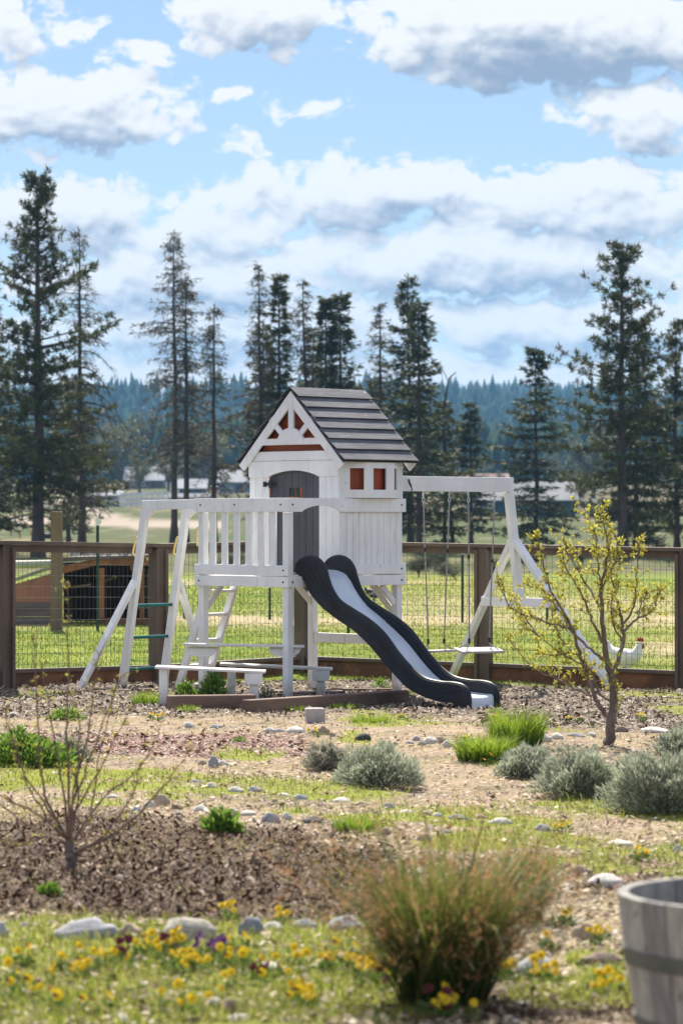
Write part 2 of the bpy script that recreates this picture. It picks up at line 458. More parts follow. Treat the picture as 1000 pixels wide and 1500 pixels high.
def zones(x, y):
    x = np.asarray(x, float); y = np.asarray(y, float)
    u, v = plan(x, y)
    nz = fnoise(x, y, 2.2, 3); n2 = fnoise(x, y, 6.5, 8)
    g = np.zeros_like(u)
    for cx, cy, a, b, s in TURF:
        q_ = ((u-cx)/a)**2+((v-cy)/b)**2
        g = np.maximum(g, s*np.clip(1.45-q_, 0, 1))
    g = np.maximum(g, .62*sstep(.50, .66, fnoise(x, y, .9, 91))*sstep(1120, 1160, v)*sstep(1345, 1300, v)+.42*sstep(.56, .70, fnoise(x, y, 1.1, 95))*sstep(1020, 1050, v))
    g = sstep(.22, .62, g*(.55+.5*nz)+(nz-.5)*.55*(g > 0)+(n2-.5)*.25*(g > 0))*np.clip(g*1.5, 0, 1)
    # dark mulch bed round the sapling
    left = np.clip((u+400)/700, 0, 1)
    top = 1208-10*np.sin(u*.012)+np.where(u > 380, (u-380)*.2, 0); bot = 1350-6*np.sin(u*.02)-np.where(u > 400, (u-400)*.08, 0)
    m = sstep(-14, 14, v-top+(nz-.5)*30)*sstep(-12, 12, bot-v+(nz-.5)*16)*sstep(0, 60, 600-u)
    m2 = sstep(-12, 12, v-1445)*sstep(0, 80, u-500)*.45                          # bare soil by the barrel
    m3 = sstep(-8, 8, 1310-v)*sstep(-8, 8, v-1270)*sstep(0, 40, u-830)*.55
    m4 = sstep(26.6, 27.4, y)*0
    mulch = np.clip(m+m2+m3, 0, 1); g = g*(1-.92*m)
    # bark chips under the play set
    bark = sstep(-8, 8, 1052-v+(nz-.5)*22+np.where(u > 700, 16, 0))*sstep(31, 29.5, y+(x > 0)*(.0))
    red = sstep(-8, 6, v-1082+(nz-.5)*14)*sstep(-5, 6, 1112-v+(nz-.5)*10)*sstep(0, 50, 475-u)
    # beyond the fence
    lawn = sstep(28.6, 29.4, y+.25*np.abs(x+.4))
    far = sstep(76, 100, y+14*(nz-.5))
    g = np.where(lawn > .5, .95-.35*sstep(.5, .75, fnoise(x, y, .35, 5)), g)
    dry = np.zeros_like(u)
    dry = np.maximum(dry, np.exp(-((v-908)/11)**2)*(.35+.65*sstep(.3, .6, fnoise(x*.6, y*.3, .8, 21)))*sstep(60, 380, u)*sstep(30, 31, y))
    dry = np.maximum(dry, .9*np.exp(-((v-946)/14)**2-((u-985)/60)**2)*(y > 30))
    dry = np.maximum(dry, .9*np.exp(-((v-918)/6)**2-((u-20)/90)**2)*(y > 30))
    dry = np.maximum(dry, .55*np.exp(-((v-885)/16)**2)*sstep(500, 640, u)*(y > 30))
    dry = np.maximum(dry, .6*sstep(.5, .7, fnoise(x, y, .12, 31))*(y > 60))
    road = np.zeros_like(u)
    h_ = np.asarray(gz(x, y)); vr = HZ+F*(HC-h_)/np.maximum(y, 1)                # as seen, with the rise of the land
    line = 762+ .022*u
    road = np.maximum(road, sstep(8, 3, np.abs(vr-line))*(y > 120)*(u < 330)*(u > -400))
    track = 765-(u-205)*-.34
    road = np.maximum(road, sstep(9, 4, np.abs(vr-(771+(u-205)*.33)))*(u < 215)*(u > 85)*(y > 120))
    brush = sstep(76, 92, y+10*(nz-.5))*sstep(190, 150, y)*.8
    meadow = sstep(255, 300, y)
    return dict(g=g, mulch=mulch, bark=bark, red=red, dry=dry, road=road, brush=brush, meadow=meadow, lawn=lawn, u=u, v=v)

rows = [-4.0]
while rows[-1] < 7.5: rows.append(rows[-1]+.5)
while rows[-1] < 31: rows.append(rows[-1]+.055)
while rows[-1] < 3400: rows.append(rows[-1]*1.016+.02)
rows = np.array(rows); NX = 260
tt = np.linspace(-1, 1, NX); wid = np.maximum(6.0, .21*rows)
X = tt[None, :]*wid[:, None]; Y = np.repeat(rows[:, None], NX, 1)
Z = gz(X, Y); z_ = zones(X, Y)
nearm = (Y < 31)
Z = Z+nearm*(.012*(fnoise(X, Y, 9, 41)-.5)+.03*z_['mulch']*(fnoise(X, Y, 3, 44)-.5)+.02*z_['g']*(1-z_['lawn'])*fnoise(X, Y, 5, 47))
Vg = np.stack([X, Y, Z], -1).reshape(-1, 3)
i0 = (np.arange(len(rows)-1)[:, None]*NX+np.arange(NX-1)[None, :]).ravel()
fg = np.stack([i0, i0+1, i0+NX+1, i0+NX], 1)
one = np.ones(X.size)
colz = {'zone': np.stack([z_['g'].ravel(), z_['mulch'].ravel(), z_['red'].ravel(), one], 1),
        'zonb': np.stack([z_['bark'].ravel(), z_['dry'].ravel(), z_['road'].ravel(), one], 1),
        'zonc': np.stack([z_['brush'].ravel(), z_['meadow'].ravel(), z_['lawn'].ravel(), one], 1)}

def ground_mat():
    m, nt = nt_new('ground'); q = NT(nt)
    out = q.n('ShaderNodeOutputMaterial'); p = q.n('ShaderNodeBsdfPrincipled', ins={'Roughness': .95, 'Specular IOR Level': .1})
    tc = q.n('ShaderNodeTexCoord'); o = tc.outputs['Object']
    def att(nm):
        a = q.n('ShaderNodeAttribute', attribute_name=nm); s = q.n('ShaderNodeSeparateColor'); q.link(a.outputs['Color'], s.inputs[0]); return s.outputs
    za, zb, zc = att('zone'), att('zonb'), att('zonc')
    def cells(scale, cols):
        v = q.n('ShaderNodeTexVoronoi', ins={'Scale': scale, 'Randomness': 1.0}); q.link(q.vmath('ADD', o, q.vmath('SCALE', q.noise(o, scale*.4, 2, out='Color'), scale=.5/scale)), v.inputs['Vector'])
        s = q.n('ShaderNodeSeparateColor'); q.link(v.outputs['Color'], s.inputs[0])
        r = q.n('ShaderNodeValToRGB'); r.color_ramp.interpolation = 'LINEAR'
        e = r.color_ramp.elements
        e[0].position = 0; e[0].color = cols[0]+(1,); e[1].position = 1; e[1].color = cols[-1]+(1,)
        for i, c in enumerate(cols[1:-1]): 
            k = e.new((i+1)/(len(cols)-1)); k.color = c+(1,)
        q.link(s.outputs[0], r.inputs[0]); return r.outputs[0]
    grav = cells(46, [(.15, .105, .07), (.29, .21, .14), (.40, .30, .21), (.26, .19, .13), (.46, .37, .29)])
    bark = cells(30, [(.07, .05, .04), (.17, .13, .10), (.26, .21, .17), (.10, .075, .06), (.34, .29, .25)])
    mul = cells(38, [(.03, .017, .010), (.075, .041, .024), (.12, .073, .046), (.048, .026, .016), (.20, .145, .105)])
    redc = cells(40, [(.16, .09, .07), (.27, .16, .125), (.33, .22, .18), (.20, .11, .085), (.38, .29, .25)])
    grav = q.mix(q.smooth(q.noise(o, 1.9, 6, .65), .46, .66), grav, bark)
    big = q.noise(o, 1.1, 4); fine = q.noise(o, 14, 5, .65)
    moss = q.mix(q.smooth(fine, .38, .64), (.12, .14, .022), (.27, .25, .065))
    moss = q.mix(q.smooth(big, .42, .62), moss, (.20, .22, .034))
    col = q.mix(zb[0], grav, bark)
    col = q.mix(za[2], col, redc)
    col = q.mix(za[1], col, mul)
    col = q.mix(q.math('MULTIPLY', q.smooth(q.noise(o, 2.6, 6, .7), .44, .62), .55), col, (.19, .165, .06))
    gm = q.smooth(q.math('ADD', za[0], q.math('MULTIPLY', q.math('SUBTRACT', fine, .5), .7)), .25, .75)
    col = q.mix(gm, col, moss)
    # the field beyond the fence
    l1 = q.noise(o, .9, 6, .6); l2 = q.noise(q.vmath('MULTIPLY', o, (.05, .02, 1)), 1.0, 5, .6)
    lawn = q.mix(q.smooth(l1, .36, .64), (.105, .165, .018), (.20, .235, .035))
    lawn = q.mix(q.smooth(l2, .45, .7), lawn, (.24, .22, .06))
    lawn = q.mix(zb[1], lawn, q.mix(l1, (.34, .25, .15), (.42, .33, .22)))
    lawn = q.mix(zc[0], lawn, q.mix(q.smooth(l1, .35, .6), (.026, .036, .018), (.075, .075, .036)))
    mead = q.mix(q.smooth(l2, .35, .65), (.06, .06, .034), (.115, .095, .062))
    mead = q.mix(q.smooth(q.noise(q.vmath('MULTIPLY', o, (.03, .012, 1)), 1.0, 3), .50, .60), mead, (.045, .075, .02))
    lawn = q.mix(q.smooth(q.vmath('DOT_PRODUCT', o, (0, 1, 0)), 130, 180), lawn, q.mix(q.smooth(l2, .4, .6), (.05, .075, .022), (.08, .085, .035)))
    l3 = q.noise(q.vmath('MULTIPLY', o, (.22, .05, 1)), 1.0, 6, .65)
    mead = q.mix(q.smooth(l3, .48, .66), mead, (.20, .16, .09)); mead = q.mix(q.smooth(l3, .42, .30), mead, (.028, .04, .018))
    lawn = q.mix(q.math('MULTIPLY', q.smooth(l3, .50, .62), q.smooth(q.vmath('DOT_PRODUCT', o, (0, 1, 0)), 90, 130)), lawn, (.17, .145, .075))
    lawn = q.mix(zc[1], lawn, mead)
    lawn = q.mix(zb[2], lawn, (.30, .25, .20))
    col = q.mix(zc[2], col, lawn)
    q.link(col, p.inputs['Base Color'])
    b = q.n('ShaderNodeBump', ins={'Strength': .55, 'Distance': .02}); q.link(q.noise(o, 42, 6, .7), b.inputs['Height']); q.link(b.outputs[0], p.inputs['Normal'])
    q.link(p.outputs[0], out.inputs['Surface']); return m
ground = np_mesh('ground', Vg, fg, ground_mat(), smooth=True, col=colz)
tag(ground, 'gravel, bark and turf of the garden running on into green field', 'ground', kind='structure')

# ---- loose cover, uncountable: wood chips and grit, grass
def scatter(n, u0, u1, v0, v1, r):
    u = r.uniform(u0, u1, n); v = r.uniform(v0, v1, n)
    y = F*HC/(v-HZ); x = (u-500)/F*y
    return x, y
def gsurf(x, y, z=None):
    zz = zones(x, y) if z is None else z
    return gz(x, y)+(y < 31)*(.012*(fnoise(x, y, 9, 41)-.5)+.03*zz['mulch']*(fnoise(x, y, 3, 44)-.5)+.02*zz['g']*(1-zz['lawn'])*fnoise(x, y, 5, 47)), zz

def chips(name, x, y, size, mat_, lab, r, aspect=(.25, .6), curl=.35, seed=1):
    z, zz = gsurf(x, y); n = len(x)
    a = r.uniform(0, 2*np.pi, n); tilt = r.normal(0, curl, n); roll = r.normal(0, curl, n)
    L = size*np.clip(np.exp(r.normal(-.35, .5, n)), .25, 1.9); Wd = L*r.uniform(aspect[0], aspect[1], n)
    d = np.stack([np.cos(a)*np.cos(tilt), np.sin(a)*np.cos(tilt), np.sin(tilt)], 1)
    s = np.stack([-np.sin(a)*np.cos(roll), np.cos(a)*np.cos(roll), np.sin(roll)], 1)
    C = np.stack([x, y, z+.004+np.abs(np.sin(tilt))*L*.5+np.abs(np.sin(roll))*Wd*.5], 1)
    V = np.empty((n, 5, 3)); L = L[:, None]/2; Wd = Wd[:, None]/2
    j = lambda: r.uniform(.6, 1.15, (n, 1))
    V[:, 0] = C-d*L*j()-s*Wd*j(); V[:, 1] = C+d*L*j()-s*Wd*j(); V[:, 2] = C+d*L*j()+s*Wd*j(); V[:, 3] = C-d*L*j()+s*Wd*j(); V[:, 4] = C+np.array([0, 0, 1.])*(Wd*.35)
    i = np.arange(n)[:, None]*5
    f = np.concatenate([i+np.array([[0, 1, 4]]), i+np.array([[1, 2, 4]]), i+np.array([[2, 3, 4]]), i+np.array([[3, 0, 4]])])
    c = np.repeat(np.stack([r.uniform(0, 1, n), r.uniform(0, 1, n), np.zeros(n), np.ones(n)], 1), 5, 0)
    o = np_mesh(name, V.reshape(-1, 3), f, mat_, col={'tip': c})
    return tag(o, lab, name.split('_')[-1], kind='stuff')

r = np.random.default_rng(11)
M_chip = attr_mat('bark_chip', [(0, (.06, .040, .028)), (.35, (.16, .115, .08)), (.7, (.27, .21, .155)), (1, (.43, .37, .30))], trans=0, rough=.8)
M_mulch = attr_mat('dark_mulch', [(0, (.034, .016, .008)), (.5, (.10, .052, .025)), (.86, (.165, .10, .058)), (1, (.42, .33, .25))], trans=0, rough=.75)
M_grit = attr_mat('grit', [(0, (.18, .12, .08)), (.4, (.33, .26, .155)), (.75, (.43, .36, .235)), (1, (.58, .51, .43))], trans=0, rough=.85)
M_lit = attr_mat('dark_litter', [(0, (.05, .034, .022)), (.6, (.13, .09, .06)), (1, (.24, .18, .13))], trans=0, rough=.85)
M_rgrit = attr_mat('red_grit', [(0, (.15, .08, .06)), (.5, (.30, .18, .14)), (1, (.46, .37, .33))], trans=0, rough=.85)
x, y = scatter(130000, -420, 1500, 978, 1066, r); k = zones(x, y); keep = (r.uniform(0, 1, len(x)) < k['bark']*(1-.75*k['g'])) & (k['lawn'] < .5)
chips('bark_chips', x[keep], y[keep], .031, M_chip, 'grey brown bark chips spread under the white play set', r)
x, y = scatter(170000, -250, 1000, 1180, 1500, r); k = zones(x, y); keep = r.uniform(0, 1, len(x)) < k['mulch']*(1-.8*k['g'])
chips('garden_mulch', x[keep], y[keep], .0215, M_mulch, 'dark brown bark mulch of the bed round the sapling', r, aspect=(.2, .6), curl=.45)
x, y = scatter(190000, -420, 1500, 1040, 1515, r); k = zones(x, y); pr = (1-k['mulch'])*(1-k['bark'])*(1-.8*k['g'])*(1-k['red'])
keep = r.uniform(0, 1, len(x)) < pr*.75
keep &= fnoise(x, y, 1.3, 61) > r.uniform(.1, .55, len(x))
chips('pale_gravel', x[keep], y[keep], .019, M_grit, 'pale tan gravel and wood crumbs between the beds', r, aspect=(.5, .9), curl=.3)
x, y = scatter(26000, -250, 500, 1070, 1120, r); k = zones(x, y); keep = r.uniform(0, 1, len(x)) < k['red']*(1-.8*k['g'])
chips('reddish_gravel', x[keep], y[keep], .024, M_rgrit, 'reddish crushed gravel strip left of the lavender clumps', r, aspect=(.5, .9), curl=.3)

x, y = scatter(44000, -420, 1500, 1040, 1515, r); k = zones(x, y); keep = r.uniform(0, 1, len(x)) < (1-k['mulch'])*(1-.5*k['g'])*sstep(.42, .68, fnoise(x, y, 1.7, 66))
chips('twig_litter', x[keep], y[keep], .030, M_lit, 'dark twigs and bark crumbs strewn over the pale gravel', r, aspect=(.1, .4), curl=.3)
M_grass = attr_mat('grass', [(0, (.07, .105, .014)), (.5, (.19, .25, .026)), (1, (.37, .37, .075))], trans=.5, var=.4)
M_dry = attr_mat('dry_grass', [(0, (.14, .12, .03)), (.5, (.24, .21, .05)), (1, (.38, .31, .12))], trans=.4, var=.35)
def grass(name, x, y, h, w, lean, mat_, lab, r, dryness=.12):
    z, zz = gsurf(x, y); n = len(x)
    V, f, t = blades(np.stack([x, y, z-.004], 1), h, w, lean, r)
    rn = np.repeat(r.uniform(0, 1, n), 5); dr = np.repeat((r.uniform(0, 1, n) < dryness)*1.0, 5)
    o = np_mesh(name, V, f, mat_, col={'tip': np.stack([t, rn, dr, np.ones(len(t))], 1)})
    return tag(o, lab, 'grass', kind='stuff')
x, y = scatter(116000, -420, 1500, 1000, 1515, r); k = zones(x, y); keep = (r.uniform(0, 1, len(x)) < k['g']*.8) & (k['lawn'] < .5)
x, y = x[keep], y[keep]
hh = r.gamma(3, .007, len(x))+.010; hh *= .6+.9*fnoise(x, y, 3, 70)
grass('garden_grass', x, y, hh, r.uniform(.003, .006, len(x))*(.6+y/26), r.uniform(.2, 1.0, len(x)), M_grass, 'short patchy grass and moss between the garden stones', r, .22)
x, y = scatter(52000, -420, 1500, 1010, 1515, r); k = zones(x, y); keep = r.uniform(0, 1, len(x)) < (.14+.5*k['g'])*(1-k['mulch']*.8)*(k['lawn'] < .5)*(1-.7*k['bark'])
x, y = x[keep], y[keep]
grass('dry_grass', x, y, r.gamma(3, .01, len(x))+.01, r.uniform(.002, .004, len(x))*(.6+y/26), r.uniform(.5, 1.3, len(x)), M_dry, 'straw coloured dry grass scattered over gravel and turf', r, .2)
x, y = scatter(185000, -350, 1400, 850, 1002, r); k = zones(x, y); keep = (k['lawn'] > .5) & (r.uniform(0, 1, len(x)) < .85-.75*k['dry'])
x, y = x[keep], y[keep]
M_fgrass = attr_mat('paddock_grass', [(0, (.06, .095, .012)), (.5, (.155, .20, .024)), (1, (.29, .29, .07))], trans=.45, var=.4)
grass('field_grass', x, y, (r.gamma(3, .0065, len(x))+.008)*np.clip(y/36, .9, 1.5), r.uniform(.005, .010, len(x))*np.clip(y/30, 1, 2.5), r.uniform(.2, .8, len(x)), M_fgrass, 'bright green grass of the paddock behind the fence', r, .28)
# ---------------------------------------------------------------- materials of the built things
M_white = mat('white_painted_wood', (.82, .82, .81), (.74, .74, .73), 5, .55, dirt=.8, streak=(.60, .58, .55), stretch=(.6, .6, .6), bump=.2, bscale=40, wear=(.42, .36, .30), wscale=10, wlo=.63, whi=.76)
M_whiteworn = mat('worn_white_wood', (.76, .75, .73), (.62, .60, .57), 6, .6, bump=.15, bscale=40, wear=(.30, .25, .21), wscale=11, wlo=.60, whi=.72)
M_charcoal = mat('charcoal_paint', (.052, .055, .062), (.075, .078, .085), 9, .55, stretch=(1, 1, .15), bump=.1)
M_red = mat('stained_cedar', (.34, .062, .014), (.17, .028, .008), 7, .5, stretch=(1, 1, .12), bump=.1, lo=.3, hi=.7)
M_redh = mat('stained_cedar_beam', (.36, .085, .020), (.24, .045, .011), 7, .5, stretch=(.2, .2, 2), bump=.1, lo=.3, hi=.7)
M_shingle = mat('weathered_grey_shingle', (.135, .138, .150), (.088, .090, .098), 10, .8, stretch=(.25, 1, 1), bump=.25, bscale=30, wear=(.24, .24, .25), wscale=14, wlo=.58, whi=.75)
M_underlay_lapshade = mat('roof_underlay_and_lap_shade', (.026, .026, .028), rough=.8)
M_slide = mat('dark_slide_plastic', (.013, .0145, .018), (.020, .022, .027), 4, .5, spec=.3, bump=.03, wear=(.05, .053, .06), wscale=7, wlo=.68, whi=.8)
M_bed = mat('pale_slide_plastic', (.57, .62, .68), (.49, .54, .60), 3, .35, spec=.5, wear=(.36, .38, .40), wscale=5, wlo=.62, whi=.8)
M_rope = mat('grey_rope', (.30, .29, .27), (.2, .19, .18), 60, .8)
M_black = mat('black_plastic', (.012, .012, .013), rough=.5)
M_metal = mat('galvanised_metal', (.55, .56, .57), (.4, .41, .42), 20, .38, metallic=.9)
M_yellow = mat('pale_yellow_plastic', (.72, .55, .20), (.65, .48, .16), 5, .35)
M_teal = mat('teal_plastic', (.0, .13, .12), (.0, .10, .095), 5, .35)
M_seat = mat('pale_swing_board', (.50, .44, .44), (.38, .33, .33), 8, .5)
M_timber = mat('weathered_landscape_timber', (.19, .12, .085), (.11, .072, .052), 6, .8, stretch=(.3, 1, 1), bump=.3, wear=(.2, .16, .13), wscale=8, wlo=.58, whi=.72)
M_fence = mat('brown_stained_fence_wood', (.15, .108, .08), (.10, .07, .052), 6, .7, stretch=(.3, .3, .3), bump=.2, wear=(.19, .15, .115), wscale=9, wlo=.6, whi=.75)
M_kick = mat('red_brown_kickboard', (.20, .085, .038), (.10, .045, .022), 4, .75, bump=.2, wear=(.26, .13, .06), wscale=6, wlo=.55, whi=.7)
M_wire = mat('galvanised_wire', (.075, .075, .06), (.12, .12, .10), 3, .6)

# ---------------------------------------------------------------- the white play set
TH = R(46.0)
PB = Vector(((421.5-500)/F*26.0, 26.0, 0.0)); PB.z = float(gz(PB.x, PB.y))
cu, su = math.cos(TH), math.sin(TH)
uD = Vector((cu, su, 0)); vD = Vector((-su, cu, 0))
def ray(px, py):
    return Vector(((px-500)/F, 1.0, -(py-HZ)/F))
ORG = Vector((0, 0, HC))
def local(p):
    d = Vector(p)-PB; return Vector((d.dot(uD), d.dot(vD), d.z))
def on_v(px, py, v0):            # point of the plane v = v0 lying along that line of sight, in play set coordinates
    d = ray(px, py); t = (v0-(ORG-PB).dot(vD))/d.dot(vD); return local(ORG+d*t)
def on_u(px, py, u0):
    d = ray(px, py); t = (u0-(ORG-PB).dot(uD))/d.dot(uD); return local(ORG+d*t)
def on_Y(px, py, Y): return local(W(px, py, Y))

LU, LV, UG = 1.37, 1.05, .615
PS = .066; h = PS/2
play = empty('play_set', PB, TH, 'white wooden play set with small gabled playhouse, dark slide, swing beam and climbing frame', 'play set')
UP = Vector((0, 0, 1))

for (pu, pv, top) in ((0, LV, 1.60), (0, 0, 1.60), (LU, 0, 1.60), (LU, LV, 1.60)):
    zb = float(gz(*(PB+uD*pu+vD*pv).xy))-PB.z-.05
    MB().bb(pu-h, pu+h, pv-h, pv+h, zb, top).build('post', M_white, play, .004)
# deck and its fascia
d = MB(); n = 10
for i in range(n):
    a = -h+(LU+PS)*i/n
    d.bb(a+.002, a+(LU+PS)/n-.002, h+.002, LV-h-.002, 1.025, 1.048)
d.build('deck', M_whiteworn, play)
fo = h+.024
fa = MB()
fa.bb(-fo, -h, -fo, LV+fo, .956, 1.046)
fa.bb(-h+.0, LU+fo, -fo, -h, .957, 1.047)
fa.bb(LU+h, LU+fo, -h, LV+fo, .956, 1.046)
fa.bb(-h, LU+h, LV+h, LV+fo, .956, 1.046)
fa.build('fascia', M_white, play, .003)
# railing on the gable side
rl = MB()
rl.bb(-fo, -h, -fo, LV+fo, 1.053, 1.143)
rl.build('bottom_rail', M_white, play, .003)
MB().bb(-fo, -h, -fo, LV+fo, 1.603, 1.722).build('top_rail', M_white, play, .003)
for i in range(6):
    c = LV*(i+1)/7
    MB().bb(-h-.004, -h-.004+.02, c-.036, c+.036, 1.10, 1.65).build('baluster', M_white, play, .003)
# arched rail across the slide opening and along the side wall
ar = []
a0, a1 = .115, .600
ar += [(-h, 1.722), (LU+fo, 1.722), (LU+fo, 1.603), (a1, 1.603)]
for i in range(1, 16):
    t = i/16; u = a1+(a0-a1)*t; ar.append((u, 1.603+.056*math.sin(math.pi*t)**.7))
ar += [(a0, 1.603), (-h, 1.603)]
MB().prism([(u, -fo-.001, z) for u, z in ar], (0, .0235, 0)).build('arched_rail', M_white, play, .003)

# side wall below and above the rail
sw = MB(); w0 = UG; n = 10; bw = (LU+h-w0)/n
for i in range(n): sw.bb(w0+i*bw+.002, w0+(i+1)*bw-.002, -h+.002, -h+.018, 1.14, 1.62)
sw.bb(w0, LU+h, -h+.019, -h+.026, 1.05, 1.70)
sw.bb(w0-.004, LU+fo, -fo, -h, 1.055, 1.143)
sw.bb(w0-.004, w0+.055, -h-.004, -h+.018, 1.70, 2.06)
sw.bb(w0+.055, LU+h, -h+.004, -h+.018, 1.70, 1.745)
sw.bb(LU+h-.03, LU+h+.004, -h-.004, -h+.018, 1.72, 2.06)
sw.bb(w0+.055, LU+h-.03, -h+.004, -h+.018, 2.00, 2.07)
sw.build('side_wall', M_white, play, .002)
# back and end walls of the house
bw_ = MB(); n = 10
for i in range(n):
    s0 = w0+(LU+h-w0)*i/n; bw_.bb(s0+.002, s0+(LU+h-w0)/n-.002, LV+h-.018, LV+h-.002, 1.05, 2.06)
bw_.build('back_wall', M_white, play)
ew = MB()
ew.bb(LU+h-.018, LU+h-.002, -h+.02, .30, 1.05, 2.06); ew.bb(LU+h-.018, LU+h-.002, .62, LV+h-.02, 1.05, 2.06)
ew.bb(LU+h-.018, LU+h-.002, .30, .62, 1.05, 1.62); ew.bb(LU+h-.018, LU+h-.002, .30, .62, 1.93, 2.06)
ew.prism([(LU+h-.018, -.06, 2.06), (LU+h-.018, LV+.06, 2.06), (LU+h-.018, LV/2, 2.62)], (.016, 0, 0))
ew.build('end_wall', M_white, play)

# bay of three windows under the eave
bay = MB()
plan_b = [(.665, -h), (.865, -h-.085), (1.195, -h-.085), (LU+.005, -h)]
bay.prism([(u, v, 1.726) for u, v in plan_b], (0, 0, .016))
bayo = bay.build('bay_window', M_white, play)
MB().prism([(u, v, 2.045) for u, v in plan_b], (0, 0, .012)).build('bay_head', M_white, bayo)
def facet(p, q_, wl, wr, wb, wt):
    p = Vector((p[0], p[1], 0)); q_ = Vector((q_[0], q_[1], 0)); e = (q_-p); L = e.length; e.normalize(); nrm = Vector((e.y, -e.x, 0))
    rot = Matrix((e, -nrm, UP)).transposed()
    z0, z1 = 1.740, 2.046
    m = MB()
    def bx(a, b, za, zb, t=.018, off=0.0): m.box(p+e*((a+b)/2)+nrm*(off-t/2)+UP*((za+zb)/2), (b-a, t, zb-za), rot)
    bx(0, wl, z0, z1); bx(L-wr, L, z0, z1); bx(wl, L-wr, z0, z0+wb, .0175); bx(wl, L-wr, z1-wt, z1, .0175)
    m.build('window_frame', M_white, bayo, .002)
    m = MB(); k = max(1, round((L-wl-wr)/.05)); s_ = (L-.012)/ (k+1)
    for i in range(k+1): 
        a = .006+s_*i; m.box(p+e*(a+s_/2)-nrm*.050+UP*((z0+z1)/2), (s_-.003, .008, z1-z0-.01), rot)
    m.build('cedar_panel', M_red, bayo)
facet(plan_b[0], plan_b[1], .052, .030, .058, .060)
facet(plan_b[1], plan_b[2], .078, .085, .058, .060)
facet(plan_b[2], plan_b[3], .040, .080, .058, .060)

# gable wall with the arched doorway
dv0, dv1 = .215, .835
def arch(v, lo=1.915, hi=1.970):
    t = (v-dv0)/(dv1-dv0); return lo+(hi-lo)*math.sin(math.pi*min(max(t, 0), 1))**.75
gw = MB()
def planks(m, v0, v1, z0, z1, n):
    for i in range(n):
        a = v0+(v1-v0)*i/n; b = v0+(v1-v0)*(i+1)/n
        m.bb(UG-.016, UG, a+.0015, b-.0015, z0, z1)
planks(gw, -h, dv0, 1.05, 1.93, 3); planks(gw, dv1, LV+h, 1.05, 1.93, 3)
hd = [(-h, 2.055), (-h, 1.915), (dv0, 1.915)]+[(dv0+(dv1-dv0)*i/20, arch(dv0+(dv1-dv0)*i/20)) for i in range(1, 20)]+[(dv1, 1.915), (LV+h, 1.915), (LV+h, 2.055)]
gw.prism([(UG-.030, v, z) for v, z in hd], (.028, 0, 0))
gw.bb(UG-.026, UG, -h, LV+h, 2.058, 2.14)
gw.build('gable_wall', M_white, play, .002)
dr = MB(); n = 7; hv0, hv1, hz0, hz1 = .452, .600, 1.735, 1.818
for i in range(n):
    a = dv0+.006+(dv1-dv0-.012)*i/n; b = dv0+.006+(dv1-dv0-.012)*(i+1)/n-.003
    for (va, vb, za, zb) in ((a, b, 1.07, hz0), (a, b, hz1, None)):
        if zb is None:
            dr.prism([(UG+.004, va, za), (UG+.004, vb, za), (UG+.004, vb, arch(vb)-.010), (UG+.004, va, arch(va)-.010)], (.018, 0, 0))
        else: dr.bb(UG+.004, UG+.022, va, vb, za, zb)
    if a < hv0: dr.bb(UG+.004, UG+.022, a, min(b, hv0), hz0, hz1)
    if b > hv1: dr.bb(UG+.004, UG+.022, max(a, hv1), b, hz0, hz1)
door = dr.build('door', M_charcoal, play, .0015)
t = MB(); t.bb(UG+.003, UG+.03, hv0-.008, hv0+.014, hz0-.022, hz1); t.bb(UG+.003, UG+.03, hv0+.014, hv1+.004, hz0-.024, hz0+.002)
t.build('peephole_trim', M_redh, door)
t = MB(); t.bb(UG-.004, UG+.003, dv1-.006, dv1+.003, 1.07, 1.915)
t.build('door_jamb', M_red, play)
t = MB(); t.bb(UG-.028, UG-.018, dv1-.075, dv1+.055, 1.838, 1.864); t.bb(UG-.034, UG-.028, dv1-.05, dv1-.01, 1.815, 1.885); t.bb(UG-.034, UG-.018, dv1+.03, dv1+.06, 1.828, 1.874)
t.build('latch', M_black, door, .002)

# open truss of the gable
gf = .555
VA = LV/2
tr = MB()
apex, ev0, ev1, ez = 2.672, -.118, LV+.118, 2.030
def pr(pts, th=.024, off=0.0): tr.prism([(gf+off, v, z) for v, z in pts], (th, 0, 0))
bwid = .125
pr([(VA, apex), (ev0, ez), (ev0-.006, ez-.010), (ev0+.045, ez-.055), (ev0+.082, ez-.022), (VA, apex-bwid)])
pr([(VA, apex-.0005), (VA, apex-bwid), (ev1-.082, ez-.022), (ev1-.045, ez-.055), (ev1+.006, ez-.010), (ev1, ez)], .0238)
pr([(.105, 2.196), (LV-.105, 2.196), (LV-.165, 2.252), (.165, 2.252)], .022, .003)
pr([(VA-.032, 2.30), (VA+.032, 2.30), (VA+.032, 2.575), (VA-.032, 2.575)], .020, .005)
disc = [(VA+.165*math.cos(math.pi*i/24), 2.205+.140*math.sin(math.pi*i/24)) for i in range(25)]
pr(disc, .030, -.006)
for sg in (-1, 1):
    c0 = Vector((0, VA+sg*.10, 2.28)); c1 = Vector((0, VA+sg*.275, 2.445)); e = (c1-c0).normalized(); nn = Vector((0, -e.z, e.y))*.026
    pr([((c0+nn).y, (c0+nn).z), ((c1+nn).y, (c1+nn).z), ((c1-nn).y, (c1-nn).z), ((c0-nn).y, (c0-nn).z)], .018, .006)
tr.build('gable_truss', M_white, play, .002)
t = MB(); t.prism([(gf+.075, .03, 2.09), (gf+.075, LV-.03, 2.09), (gf+.075, VA, 2.59)], (.012, 0, 0))
t.bb(gf+.0245, gf+.074, .10, LV-.10, 2.254, 2.262)
t.build('cedar_gable_panel', M_redh, play)

